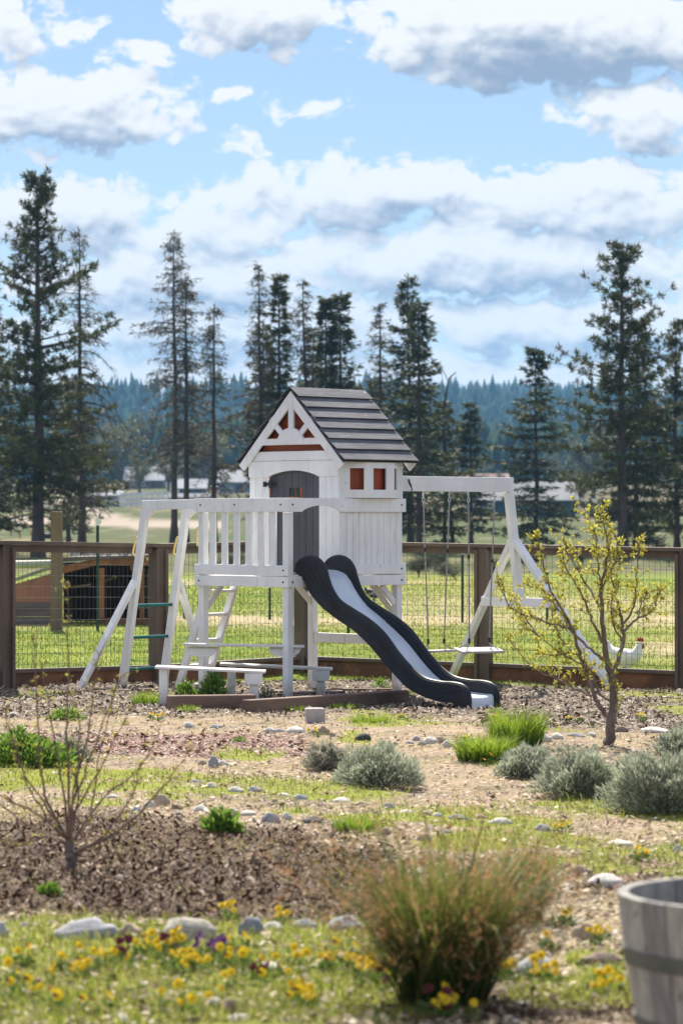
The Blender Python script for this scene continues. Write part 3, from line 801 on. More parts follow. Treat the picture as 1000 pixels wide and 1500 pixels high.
# roof: seven lapped courses a side
ur0, ur1 = .545, 1.500
rf = MB(); ridge = 2.700; s45 = math.hypot(VA-ev0+.012, ridge-ez-.012)
for sg in (-1, 1):
    top = Vector((0, VA, ridge)); bot = Vector((0, VA+sg*(VA-ev0+.012), ez+.012)); e = (bot-top).normalized(); nn = Vector((0, sg*e.z*-1, e.y*sg)).normalized()
    if nn.z < 0: nn = -nn
    ov = .018
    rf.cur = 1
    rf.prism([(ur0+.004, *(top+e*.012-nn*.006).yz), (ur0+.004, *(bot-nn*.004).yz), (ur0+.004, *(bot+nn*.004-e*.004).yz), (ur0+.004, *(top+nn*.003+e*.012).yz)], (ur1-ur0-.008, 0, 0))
    rf.cur = 0
    for i in range(7):
        a = s45*i/7-(.012 if i else 0); b = s45*(i+1)/7
        lift0 = .003; lift1 = .021
        P0 = top+e*max(a, 0)+nn*lift0; P1 = top+e*b+nn*lift1
        th = .013
        rf.cur = 0
        jx = random.uniform(-.004, .004)
        rf.prism([(ur0+jx, *P0.yz), (ur0+jx, *P1.yz), (ur0+jx, *(P1+nn*th*.6).yz), (ur0+jx, *(P0+nn*th*.6).yz)], (ur1-ur0, 0, 0))
        rf.cur = 1  # dark strip under each lap, its shadow put into the colour
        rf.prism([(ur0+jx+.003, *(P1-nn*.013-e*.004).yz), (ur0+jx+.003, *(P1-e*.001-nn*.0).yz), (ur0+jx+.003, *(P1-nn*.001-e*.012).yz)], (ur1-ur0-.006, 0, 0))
roof = rf.build('roof', [M_shingle, M_underlay_lapshade], play)
t = MB()
for (a, b) in (((VA, apex-.012), (ev0+.02, ez-.03)), ((VA, apex-.012), (ev1-.02, ez-.03))):
    t.board((ur1-.03, *a), (ur1-.03, *b), .09, .02, (0, 0, 1))
t.build('barge_board', M_white, roof)

# slide ---------------------------------------------------------
US = .115; PITCH = .352; RT = .055
zx = lambda a, b: (420+a*.32, 790+b*.32)
top_p = [(32, 140), (42, 108), (66, 88), (100, 81), (138, 95), (163, 130), (177, 178), (195, 228), (232, 282), (298, 327), (365, 370), (432, 430), (498, 520), (558, 588), (622, 638), (695, 657), (752, 661), (795, 672), (820, 700), (826, 750), (825, 800)]
bot_p = [(38, 150), (75, 188), (100, 240), (150, 302), (222, 362), (300, 415), (370, 480), (430, 550), (492, 622), (552, 682), (622, 720), (700, 745), (758, 752), (772, 775), (768, 806)]
def prof(pts):
    out = []
    for p in pts:
        l = on_v(*zx(*p), 0)  # placeholder plane, replaced below
        d_ = ray(*zx(*p)); t_ = (US-(ORG-PB).dot(uD))/d_.dot(uD); l = local(ORG+d_*t_); out.append((-l.y, l.z))
    return out
tp = crom(prof(top_p), 5); bp = crom(prof(bot_p), 5)
sl_base = min(z for s, z in bp)
slide = MB()
bedpts = prof([(60, 150), (110, 158), (150, 185), (180, 240), (225, 305), (300, 372), (365, 430), (432, 500), (495, 580), (555, 644), (620, 690), (690, 712), (750, 722), (806, 728)])
bedp = crom(bedpts, 5)
bed = MB(); bu0, bu1 = US+RT-.004, US+PITCH+.004; nb = 10
lipz = sl_base+.004
bp2 = [np.array(b) for b in bedp]
end = bp2[-1]
bp2 += [end+np.array((.012, -.006)), end+np.array((.022, -.022)), end+np.array((.026, -.06)), np.array((end[0]+.028, lipz))]
vs = []; fs = []
for s_, z_b in bp2:
    for j in range(nb+1):
        t_ = j/nb*2-1
        vs.append((bu0+(bu1-bu0)*j/nb, -s_, z_b+.020*abs(t_)**2.5))
    for j in range(nb+1):
        t_ = j/nb*2-1
        vs.append((bu0+(bu1-bu0)*j/nb, -s_+.012, z_b-.022+.020*abs(t_)**2.5))
k = 2*(nb+1)
for i in range(len(bp2)-1):
    for j in range(nb):
        a = i*k+j; fs.append((a, a+1, a+k+1, a+k)); a += nb+1; fs.append((a, a+k, a+k+1, a+1))
bed.add(vs, fs)
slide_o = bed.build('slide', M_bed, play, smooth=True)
for u0 in (US, US+PITCH):
    m = MB()
    outline = [(u0, -s_, z) for s_, z in tp]+[(u0, -s_, z) for s_, z in reversed(bp)]
    m.prism(outline, (RT, 0, 0))
    # raised beads that follow the edge, and a rolled top edge
    nbp = len(tp)
    bpi = [np.array(bp[min(int(i*len(bp)/nbp), len(bp)-1)]) for i in range(nbp)]
    for side in (0, RT):
        for fr in (.26, .48):
            ln = []
            for i in range(8, nbp-12):
                t0 = np.array(tp[i]); dmin = min(bp, key=lambda b: (b[0]-t0[0])**2+(b[1]-t0[1])**2)
                pnt = t0+(np.array(dmin)-t0)*fr; ln.append((u0+side, -pnt[0], pnt[1]))
            m.tube(ln, .007, 5)
    m.tube([(u0+RT/2, -s_, z-.004) for s_, z in tp[1:-1]], RT*.36, 8)
    m.build('slide_rail', M_slide, slide_o, smooth=True)

# braces, ladder, cross rail
t = MB()
t.board((LU-.20, 0, .955), (LU-.02, 0, .78), .05, .03, (1, 0, 1)); t.build('knee_brace', M_whiteworn, play, .002)
t = MB(); t.board((LU-.22, LV, .955), (LU-.02, LV, .78), .05, .03, (1, 0, 1)); t.build('knee_brace', M_whiteworn, play, .002)
t = MB(); t.board((.22, LV, .955), (.02, LV, .74), .05, .03, (1, 0, 1)); t.build('knee_brace', M_whiteworn, play, .002)
t = MB(); t.board((LU, .30, .955), (LU, .02, .70), .06, .03, (0, 1, 1)); t.build('knee_brace', M_whiteworn, play, .002)
t = MB(); t.bb(LU-.02, LU+.02, h, LV-h, .42, .505); t.build('cross_rail', M_white, play, .003)
lad = MB()
z0 = -.03
for u0 in (.115, .445): lad.board((u0, LV+h+.44, z0), (u0, LV+h+.01, 1.0), .07, .036, (0, 1, 0))
lado = lad.build('ladder', M_white, play, .003)
for i, zt in enumerate((.23, .46, .69, .90)):
    f_ = (1.0-zt)/1.03
    MB().box((.28, LV+h+.01+.43*f_, zt), (.33, .09, .026)).build('tread', M_white, lado, .003)

# climbing frame on the left, two sloping legs with teal rungs under twin beams
VT, VF = LV+.74, LV+1.075
for u0 in (0.0, .50):
    t = MB()
    p0 = Vector((u0, LV, 1.675)); p1 = Vector((u0, VT+.02, 1.665))
    t.board(p0, p1, .085, .045, (0, 0, 1))
    bm_ = t.build('climbing_beam', M_white, play, .004)
    zf = float(gz(*(PB+uD*u0+vD*VF).xy))-PB.z-.04
    leg0 = Vector((u0, VT, 1.70)); leg1 = Vector((u0, VF, zf))
    t = MB(); t.board(leg0, leg1, .075, .05, (0, 1, 0)); lg = t.build('climbing_leg', M_white, play, .004)
    t = MB(); t.prism([(u0-.020, VT+.015, 1.63), (u0-.020, VT-.14, 1.63), (u0-.020, VT+.05, 1.50)], (.04, 0, 0)); t.build('gusset', M_white, lg, .003)
    sg = -1 if u0 == 0 else 1
    j = leg0.lerp(leg1, .42); ft = Vector((u0+sg*.56, VF-.05, 0)); ft.z = float(gz(*(PB+uD*ft.x+vD*ft.y).xy))-PB.z-.03
    t = MB(); t.board(j+Vector((sg*.02, 0, 0)), ft, .07, .04, (0, 1, 0)); t.build('splay_brace', M_white, play, .004)
    # hand grip
    g0 = leg0.lerp(leg1, .19); g1 = leg0.lerp(leg1, .285); o_ = Vector((-.0, .042, .0))
    t = MB(); gp = [g0+Vector((0, .03, 0)), g0+Vector((0, .075, -.004)), g0+Vector((0, .088, -.03)), g1+Vector((0, .088, .03)), g1+Vector((0, .075, .004)), g1+Vector((0, .03, 0))]
    t.tube(crom([tuple(x) for x in gp], 4), .010, 7); t.build('hand_grip', M_yellow, play, smooth=True)
t = MB(); gp = [(-.0, LV+.028, 1.47), (0, LV+.07, 1.466), (0, LV+.082, 1.44), (0, LV+.082, 1.33), (0, LV+.07, 1.304), (0, LV+.028, 1.30)]
t.tube(crom(gp, 4), .010, 7); t.build('hand_grip', M_yellow, play, smooth=True)
for zt in (.18, .47, .76):
    f_ = (1.70-zt)/1.70; v_ = VT+(VF-VT)*f_
    MB().tube([(.02, v_, zt), (.48, v_, zt)], .015, 10).build('climbing_rung', M_teal, play, smooth=True)

# swing beam and its end frame
VS = 0.0
def u_on(px, v):  # distance along the beam
    d_ = ray(px, 760); t_ = (v-(ORG-PB).dot(vD))/d_.dot(vD); return local(ORG+d_*t_).x
UE = u_on(744, VS)
t = MB(); t.board((LU+h, VS, 1.857), (UE+.05, VS, 1.857), .135, .05, (0, 0, 1))
beam = t.build('swing_beam', M_white, play, .004)
def gl(u_, v_): return float(gz(*(PB+uD*u_+vD*v_).xy))-PB.z-.04
uf = UE+.28
near = on_u(903, 1014, uf); far_ = on_u(656, 1001, uf)
slope = (uf-UE)/1.86
def pe(z, v): return Vector((UE+slope*(1.86-z), v, z))
t = MB(); t.board(pe(1.79, VS), pe(.72, VS), .085, .06, (1, 0, 0)); t.build('end_post', M_white, play, .004)
for vv in (near.y, far_.y):
    sg = 1 if vv > VS else -1
    foot = Vector((uf, vv, gl(uf, vv)))
    t = MB(); t.board(pe(1.34, VS+sg*.02), foot, .085, .045, (1, 0, 0.2)); t.build('end_leg', M_white, play, .004)
vr0 = VS+(near.y-VS)*.42; vr1 = VS+(far_.y-VS)*.42
t = MB(); t.board(pe(.77, vr0)-Vector((.05, 0, 0)), pe(.77, vr1)-Vector((.05, 0, 0)), .085, .04, (0, 0, 1)); t.build('end_crossbar', M_white, play, .004)
# loose hook and chain at the house end of the beam
t = MB(); c = on_v(597, 712, VS-.05)
t.tube([c+Vector((0, -.01, .06)), c+Vector((0, -.02, .03)), c+Vector((0.02, -.02, .0))], .010, 6)
t.tube([c+Vector((.02, -.02, 0)), c+Vector((.035, -.02, -.03)), c+Vector((.02, -.02, -.06)), c+Vector((.01, -.02, -.09))], .006, 6)
t.build('chain_hook', M_black, beam, smooth=True)

# swings hang from the beam
def swing(xs, ys, label, xb, hw):
    u0, u1 = u_on(xs[0], VS), u_on(xs[1], VS); um = (u0+u1)/2
    base = PB+uD*um+vD*VS
    root = empty('swing', base, TH, label, 'swing', 'swings on the white beam')
    b0 = on_v(xb[0], ys, VS); b1 = on_v(xb[1], ys, VS)
    zs = b0.z-.065
    sx = (b0.x-um, b1.x-um)
    for top, bot in ((u0-um, sx[0]), (u1-um, sx[1])):
        t = MB(); t.tube([(top, 0, 1.69), (bot, 0, b0.z)], .0075, 6)
        rp = t.build('rope', M_rope, root, smooth=True)
        t = MB(); t.tube([(top, .014*math.cos(a), 1.715+.022*math.sin(a)) for a in [i*math.pi/6 for i in range(12)]], .0045, 5, closed=True)
        t.tube([(top, 0, 1.80), (top, 0, 1.74)], .006, 5); t.tube([(top, -.008, 1.79), (top, .012, 1.765), (top, 0, 1.738)], .0045, 5)
        t.build('hanger', M_metal, rp, smooth=True)
        t = MB(); L = Vector((bot-top, 0, b0.z-1.69)); 
        for f_, rr, ll in ((.32+.1*random.random(), .012, .02), (.98, .0125, .022)):
            p = Vector((top, 0, 1.69))+L*f_; t.tube([p+Vector((0, 0, ll)), p-Vector((0, 0, ll))], rr, 7)
        t.build('rope_clamp', M_black, rp, smooth=True)
        t = MB(); p = Vector((top, 0, 1.69))+L*.42
        for i_ in range(5): t.tube([p+Vector((0, 0, .05-.02*i_)), p+Vector((.008*(-1)**i_, 0, .04-.02*i_)), p+Vector((0, 0, .03-.02*i_))], .007, 5)
        t.build('rope_knot', M_rope, rp, smooth=True)
    return root, sx, b0.z, zs
r1, sx1, bz1, zs1 = swing((620, 658), 944, 'white board swing farther left, seat seen edge on behind the slide', (627, 650), 0)
r2, sx2, bz2, zs2 = swing((686, 724), 943, 'white board swing at the right, seat turned so its top shows', (687, 716), 0)
def seat(root, sx, bz, zs, ang, L, D, tilt):
    c = Vector(((sx[0]+sx[1])/2, 0, zs)); rot = Matrix.Rotation(ang, 3, 'Z') @ Matrix.Rotation(tilt, 3, 'X')
    m = MB(); m.box(c, (L, D, .022), rot); m.build('seat', M_seat, root, .006)
    for s_, xx in ((-1, sx[0]), (1, sx[1])):
        for q_ in (-1, 1):
            e_ = c+rot @ Vector((s_*(L/2-.035), q_*(D/2-.01), 0))
            MB().tube([(xx, 0, bz), e_], .005, 5).build('sling_rope', M_rope, root, smooth=True)
seat(r1, sx1, bz1, zs1, R(-4), .40, .12, 0)
seat(r2, sx2, bz2, zs2, R(-20), .44, .19, R(9))

# picnic table that is bolted between the posts
tb = MB()
Yt = 26.18
def plank_px(m, x0, y0, x1, y1, Y, dep, th, dY=0.0):
    p0 = local(W(x0, y0, Y)); p1 = local(W(x1, y1, Y+dY))
    m.board(p0, p1, dep, th, local(W(500, 760, Y+1))-local(W(500, 760, Y)))
    return p0, p1
for o_ in (-.13, 0, .13): plank_px(tb, 268, 944, 446, 947, Yt+o_, .124, .020)
tbo = tb.build('picnic_tabletop', M_whiteworn, play, .003)
for xa, xb in ((272, 318), (394, 441)):
    y0 = 949.5
    pts = [local(W(xa, y0, Yt-.15)), local(W(xb, y0+.5, Yt-.15)), local(W(xb-3, y0+7, Yt-.15)), local(W(xb-11, y0+12.5, Yt-.15)), local(W(xa+9, y0+12, Yt-.15)), local(W(xa+2, y0+6.5, Yt-.15))]
    e_ = local(W(500, 760, Yt+.3))-local(W(500, 760, Yt))
    MB().prism(pts, e_*.12).build('table_apron', M_white, tbo, .002); MB().prism([p+e_*.86 for p in pts], e_*.12).build('table_apron', M_white, tbo, .002)

def bench(x0, y0, x1, y1, Y, legs, label):
    c = W((x0+x1)/2, 0, Y); c.z = float(gz(c.x, Y))
    root = empty('bench', c, 0, label, 'bench', 'low white benches by the picnic table')
    def rel(px, py, dy=0.0): return W(px, py, Y)-c+Vector((0, dy, 0))
    m = MB()
    for dy in (-.065, .065): m.board(rel(x0, y0, dy), rel(x1, y1, dy), .124, .020, (0, 1, 0))
    m.build('seat', M_whiteworn, root, .003)
    for lx, wpx, ap in legs:
        f_ = (lx-x0)/(x1-x0); ty = y0+(y1-y0)*f_
        a = rel(lx-wpx/2, ty+2); b = rel(lx+wpx/2, ty+2); gzz = float(gz(c.x+a.x, Y))-c.z-.03
        m = MB(); m.bb(a.x, b.x, -.10, .10, gzz, a.z); m.build('leg', M_white, root, .003)
        if ap:
            p = rel(lx-13, ty+2.2); q_ = rel(lx+13, ty+2.2); zz_ = .092
            m = MB(); m.prism([(p.x, -.125, p.z), (q_.x, -.125, p.z), (q_.x, -.125, p.z-zz_*.65), (q_.x-.02, -.125, p.z-zz_), (p.x+.02, -.125, p.z-zz_), (p.x, -.125, p.z-zz_*.65)], (0, .024, 0))
            m.build('apron', M_white, root, .002)
bench(228, 977, 389, 984, 24.95, ((240, 12, 0), (372, 13, 1)), 'low white bench in front of the table, standing nearest the garden')
bench(322, 973, 487, 980, 26.55, ((339, 11, 0), (470, 12, 1)), 'low white bench behind the table, its end past the corner post')

# timbers and slabs round the foot of the set
def timber(x0, y0, x1, y1, hgt, lab, dep=.10):
    a, b = G(x0, y0), G(x1, y1); c = (a+b)/2; dv = b-a; ang = math.atan2(dv.y, dv.x); L = dv.xy.length
    m = MB(); m.box((0, 0, hgt/2-.02), (L, dep, hgt+.04))
    o = m.build('landscape_timber', M_timber, bevel=.012); o.location = c; o.rotation_euler = (0, -math.atan2(dv.z, L), ang)
    return tag(o, lab, 'timber', 'brown edging timbers round the play set')
timber(246, 1040, 372, 1038, .115, 'dark edging timber under the front bench, left of the two long ones')
timber(361, 1045, 592, 1029, .105, 'long brown edging timber across the front of the corner post')
timber(96, 1017, 243, 1011, .022, 'thin edging strip lying along the climbing frame feet', .05)
timber(478, 1014, 588, 1014, .035, 'thin edging timber at the back of the play set', .06)
M_slab = mat('pink_grey_slab', (.30, .23, .20), (.22, .17, .15), 5, .85, bump=.3)
for i, (px, py, w_, lab) in enumerate(((446, 1018, .30, 'flat pinkish slab beside the corner post'), (486, 1017, .26, 'flat grey slab under the right bench end'), (400, 1016, .24, 'flat slab under the table between the benches'))):
    g = G(px, py); pts = [(w_/2*math.cos(a)*random.uniform(.8, 1.1), w_*.42*math.sin(a)*random.uniform(.8, 1.1)) for a in [k*math.pi/4 for k in range(8)]]
    o = MB().prism([(x, y, 0) for x, y in pts], (0, 0, .03)).build('stone_slab', M_slab, bevel=.006, loc=g); tag(o, lab, 'slab', 'flat slabs under the play set')

# bolt heads on the frame
def bolt(p, n_, parent=play, r0=.009):
    p = Vector(p); n_ = Vector(n_); MB().tube([p-n_*.004, p+n_*.003], r0, 8).build('bolt', M_black, parent)
for (u, v, z) in ((0, .03, 1.665), (0, LV-.02, 1.665), (0, .0, 1.0), (0, LV, 1.0), (0, .0, 1.10), (0, LV-.45, 1.665)): bolt((-fo, v, z), (-1, 0, 0))
for (u, z) in ((.0, 1.665), (LU, 1.665), (LU, 1.0), (.0, 1.0), (.70, 1.0), (LU, 1.10)): bolt((u, -fo-.001, z), (0, -1, 0))
M_wire.node_tree.nodes['Principled BSDF'].inputs['Metallic'].default_value = .2
# ---------------------------------------------------------------- fences of timber and welded wire
def fence(pts_px, label, last_post=True, skip_first=False):
    """pts: (px, depth) of the posts in turn"""
    P = []
    for px, Yd in pts_px:
        x = (px-500)/F*Yd; P.append(Vector((x, Yd, float(gz(x, Yd)))))
    root = empty('wire_fence', P[0], 0, label, 'fence', 'brown timber and wire fences behind the play set')
    o = P[0]
    for i, p in enumerate(P):
        if (i == 0 and skip_first): continue
        d = (P[min(i+1, len(P)-1)]-P[max(i-1, 0)]); ang = math.atan2(d.y, d.x); q_ = p-o
        m = MB(); rot = Matrix.Rotation(ang, 3, 'Z')
        m.box(q_+Vector((0, 0, .62)), (.105, .105, 1.36), rot)
        m.box(q_+rot @ Vector((.062, -.035, .60)), (.035, .10, 1.30), rot); m.box(q_+rot @ Vector((-.062, -.035, .60)), (.035, .10, 1.30), rot)
        m.build('post', M_fence, root, .004)
    for a, b in zip(P[:-1], P[1:]):
        qa, qb = a-o, b-o; d = (qb-qa); L = d.length; e = d.normalized(); nrm = Vector((e.y, -e.x, 0)).normalized()
        if nrm.y > 0: nrm = -nrm
        z = Vector((0, 0, 1))
        m = MB(); m.board(qa+z*1.295+nrm*.01, qb+z*1.295+nrm*.01, .035, .145, z); m.board(qa+e*.07+z*1.245, qb-e*.07+z*1.245, .062, .04, z)
        m.build('top_rail', M_fence, root, .004)
        m = MB(); m.board(qa+e*.07+z*.150, qb-e*.07+z*.150, .036, .095, z); m.build('bottom_rail', M_fence, root, .004)
        m = MB(); m.board(qa+e*.07+z*.055, qb-e*.07+z*.055, .155, .035, z); m.build('kickboard', M_kick, root, .004)
        m = MB(); A = qa+e*.07; Bq = qb-e*.07; LL = (Bq-A).length; rr = .0021; off = nrm*.012
        nv = int(LL/.0575)
        for k in range(nv+1):
            p = A+e*(LL*k/nv)+off; m.tube([p+z*.165, p+z*1.225], rr, 4, cap=False)
        for zz in np.arange(.205, 1.22, .1):
            m.tube([A+z*float(zz)+off+nrm*.004, A.lerp(Bq, .5)+z*float(zz+random.uniform(-.006, .006))+off+nrm*.004, Bq+z*float(zz)+off+nrm*.004], rr, 4, cap=False)
        m.build('wire_mesh', M_wire, root)
    return root
fence([(-470, 24.2), (4, 27.0), (229, 28.6), (441, 30.1)], 'brown timber and wire mesh fence on the left, before the animal shelter')
fence([(441, 30.1), (710, 29.15), (1004, 28.2), (1330, 27.2)], 'brown timber and wire mesh fence on the right, behind swings and the leafing tree', skip_first=True)

# ---------------------------------------------------------------- paddock: shelter, posts, hens
M_ply = mat('orange_brown_plywood', (.37, .165, .095), (.27, .12, .07), 3, .75, stretch=(1, 1, .4), wear=(.17, .12, .10), wscale=5, wlo=.5, whi=.7)
M_old = mat('grey_brown_boards', (.16, .125, .11), (.10, .08, .07), 5, .85, stretch=(.4, .4, 2), bump=.2)
M_post = mat('tan_timber_post', (.23, .155, .10), (.165, .11, .07), 6, .8, stretch=(1, 1, .2), bump=.2)
M_studs = mat('orange_brown_studs', (.30, .125, .05), (.20, .08, .03), 6, .75, stretch=(1, 1, .2))
M_tin = mat('grey_roofing_sheet', (.30, .31, .33), (.2, .2, .21), 8, .5, metallic=.3)
M_dark = mat('dark_shelter_boards', (.045, .03, .022), (.03, .02, .015), 6, .9)
M_green = mat('green_steel', (.02, .055, .035), (.015, .04, .028), 9, .6)

YS = 44.0
b0 = G(60, 914)
sh = empty('animal_shelter', b0, 0, 'low lean-to animal shelter of orange brown plywood with an open dark front', 'shelter')
def sr(px, py, dy=0.0): 
    p = W(px, py, b0.y)-b0; return Vector((p.x, p.y+dy, p.z))
x0, x1, xr = sr(-40, 0).x, sr(82, 0).x, sr(217, 0).x
zt = lambda py: sr(0, py).z
m = MB(); m.prism([(x0, 0, zt(874)), (x1, 0, zt(838)), (x1, 0, .16), (x0, 0, .16)], (0, .03, 0)); m.build('side_panel', M_ply, sh)
m = MB()
for k in range(3): m.bb(x0-.01, x1+.01, -.03, -.002, .0+.105*k, .10+.105*k)
m.build('skirting_boards', M_old, sh)
m = MB(); m.prism([(x0-.04, -.06, zt(872)), (x1+.02, -.06, zt(829)), (x1+.02, -.06, zt(826)), (x0-.04, -.06, zt(869))], (0, 1.5, 0)); m.build('roof_sheet', M_tin, sh)
m = MB(); m.bb(x1, xr, 1.2, 1.24, 0, zt(826)); m.bb(xr-.03, xr, .0, 1.2, 0, zt(836)); 
for k in range(6): m.bb(x1+.05+k*.24, x1+.20+k*.24, 1.16, 1.199, .02, zt(830))
m.build('back_boards', M_dark, sh)
m = MB(); m.board((x1-.02, -.02, zt(838)), (x1+.62, -.02, zt(822)), .10, .04, (0, 0, 1)); m.board((x1+.50, -.05, zt(823)), (xr-.02, -.03, zt(822)), .10, .04, (0, 0, 1)); m.board((xr-.25, -.07, zt(833)), (xr+.03, -.04, zt(823)), .06, .04, (0, 0, 1))
m.build('roof_beam', M_studs, sh)
m = MB(); m.prism([(x1-.06, -.1, zt(823)), (xr+.05, -.1, zt(816)), (xr+.05, -.1, zt(813)), (x1+.15, -.1, zt(816))], (0, 1.4, 0)); m.build('roof_sheet', M_old, sh)
for px, w_ in ((148, .095), (208, .07)):
    xx = sr(px, 0).x; m = MB(); m.bb(xx-w_/2, xx+w_/2, -.03 if px < 200 else -.0, .05, 0, zt(832)); m.build('stud', M_studs, sh)
m = MB(); m.board((x1+.06, .5, zt(863)), (x1+.48, .2, zt(857)), .035, .03, (0, 0, 1)); m.board((x1+.68, .4, zt(852)), (x1+.85, .1, zt(845)), .035, .03, (0, 0, 1)); m.build('loose_batten', M_post, sh)
m = MB(); m.bb(x1+.6, xr+.06, -.08, .0, 0, .085); m.build('sill_board', M_kick, sh)
r_ = np.random.default_rng(5); m = MB()
for k in range(10):
    xx = x1+.2+(xr-x1-.2)*k/10+r_.uniform(-.03, .03); zz = zt(814)+.02
    m.box((xx, .1+r_.uniform(-.1, .3), zz), (r_.uniform(.05, .12), .1, .035), Matrix.Rotation(r_.uniform(-.4, .4), 3, 'Y'))
m.build('roof_stones', mat('pale_scraps', (.45, .44, .43), (.3, .29, .28), 6), sh)
g = G(83, 924)
m = MB(); m.bb(-.075, .075, -.075, .075, -.05, 1.62); o = m.build('fence_post', M_post, bevel=.012, loc=(g.x, g.y, g.z)); tag(o, 'thick tan timber post standing before the animal shelter', 'post')
s_ = (Vector((g.x, g.y, 0))-Vector((0, 0, 0))).y
m = MB(); p0 = W(-120, 830, g.y+.15); p1 = W(77, 826, g.y+.11)
m.tube([p0, p1], .055, 14); o = m.build('pole_rail', mat('pale_green_pole', (.50, .50, .42), (.36, .36, .27), 5, .6), smooth=True); tag(o, 'pale round pole rail running level to the tan post', 'rail')
m = MB(); m.bb(-.05, .05, -.10, -.076, .98, 1.05)
for px, top, base, lab in ((677, 812, 912, 'green steel post in the paddock, behind the turned swing'), (801, 838, 915, 'green steel post behind the leafing tree'), (395, 861, 908, 'short green steel post seen under the deck by the corner post'), (270, 860, 906, 'short green steel post seen between climbing frame and ladder'), (143, 770, 925, 'tall dark steel post with a white cap by the animal shelter'), (510, 905, 940, 'green steel post low behind the slide')):
    g = G(px, base); hgt = (base-top)/F*g.y
    m = MB(); m.bb(-.02, .02, -.004, .004, -.05, hgt); m.bb(-.004, .004, .004, .035, -.05, hgt)
    for k in range(int(hgt/.09)): m.bb(-.012, .012, -.011, -.004, .05+k*.09, .075+k*.09)
    m.cur = 1
    if 'cap' in lab: m.bb(-.028, .028, -.02, .04, hgt, hgt+.10)
    else: m.bb(-.021, .021, -.005, .036, hgt, hgt+.02)
    o = m.build('steel_post', [M_green, mat('white_cap', (.75, .75, .74))], loc=(g.x, g.y, g.z)); tag(o, lab, 'post', 'steel posts of the paddock')

# hens: one skinned body, comb and beak as parts
def hen(loc, rz, sc, mats, label):
    feather, red, leg = mats
    root = empty('hen', loc, rz, label, 'hen'); root.scale = (sc,)*3
    V = [(-.02, 0, .235), (.085, 0, .225), (.155, 0, .255), (.175, .015, .335), (.195, .02, .40), (-.12, 0, .27), (-.185, 0, .35), (-.21, 0, .43),
         (.015, .05, .13), (.03, .055, .065), (.03, .055, .008), (.015, -.05, .13), (.03, -.055, .065), (.03, -.055, .008), (.085, .06, .006), (.085, -.06, .006), (.225, .024, .40)]
    E = [(0, 1), (1, 2), (2, 3), (3, 4), (0, 5), (5, 6), (6, 7), (0, 8), (8, 9), (9, 10), (0, 11), (11, 12), (12, 13), (10, 14), (13, 15), (4, 16)]
    Rr = [.115, .115, .095, .052, .043, .085, .05, .022, .032, .013, .012, .032, .013, .012, .009, .009, .022]
    me = bpy.data.meshes.new('hen_body'); me.from_pydata(V, E, []); me.materials.append(feather); me.materials.append(leg)
    o = bpy.data.objects.new('body', me); COL.objects.link(o); o.parent = root
    sk = o.modifiers.new('Skin', 'SKIN'); sk.use_smooth_shade = True
    for i, s_ in enumerate(me.skin_vertices[0].data): s_.radius = (Rr[i], Rr[i]*(.55 if i in (6, 7) else 1.0)); s_.use_root = (i == 0)
    ss = o.modifiers.new('Sub', 'SUBSURF'); ss.levels = 2; ss.render_levels = 2
    m = MB(); m.prism([(.15, .018, .435), (.165, .018, .475), (.18, .018, .452), (.192, .018, .485), (.205, .018, .455), (.222, .018, .472), (.235, .018, .425), (.2, .018, .41)], (0, .010, 0)); m.build('comb', red, root)
    m = MB(); m.prism([(.205, .006, .385), (.235, .01, .395), (.24, .012, .355), (.222, .01, .335), (.208, .008, .355)], (0, .03, 0)); m.build('wattle', red, root)
    m = MB(); m.add([(.23, .01, .405), (.23, .038, .405), (.23, .024, .388), (.268, .026, .392)], [(0, 1, 3), (1, 2, 3), (2, 0, 3), (0, 2, 1)]); m.build('beak', M_yellow, root)
    m = MB()
    for s_ in (-1, 1):
        m.add([(.09, s_*.105, .275), (-.02, s_*.125, .285), (-.15, s_*.085, .31), (-.10, s_*.11, .21), (.02, s_*.125, .185), (.09, s_*.11, .215), (-.02, s_*.14, .235)], [(0, 1, 6), (1, 2, 6), (2, 3, 6), (3, 4, 6), (4, 5, 6), (5, 0, 6)])
    m.build('wing', feather, root, smooth=True)
    return root
M_whf = mat('white_feathers', (.78, .77, .74), (.66, .65, .60), 14, .8, bump=.3)
M_redc = mat('red_comb', (.45, .02, .02), (.3, .015, .015), 8, .5)
M_legc = mat('dark_hen_leg', (.10, .09, .07))
M_spf = mat('speckled_feathers', (.025, .022, .022), (.5, .49, .47), 16, .8, lo=.5, hi=.56)
g = G(914, 992); hen(g, R(-28), .84, (M_whf, M_redc, M_legc), 'white hen with a red comb pecking behind the leafing tree and fence')
g = G(546, 884); hen(g, R(10), .78, (M_spf, M_redc, M_legc), 'dark speckled hen in the paddock, half hidden by the slide')

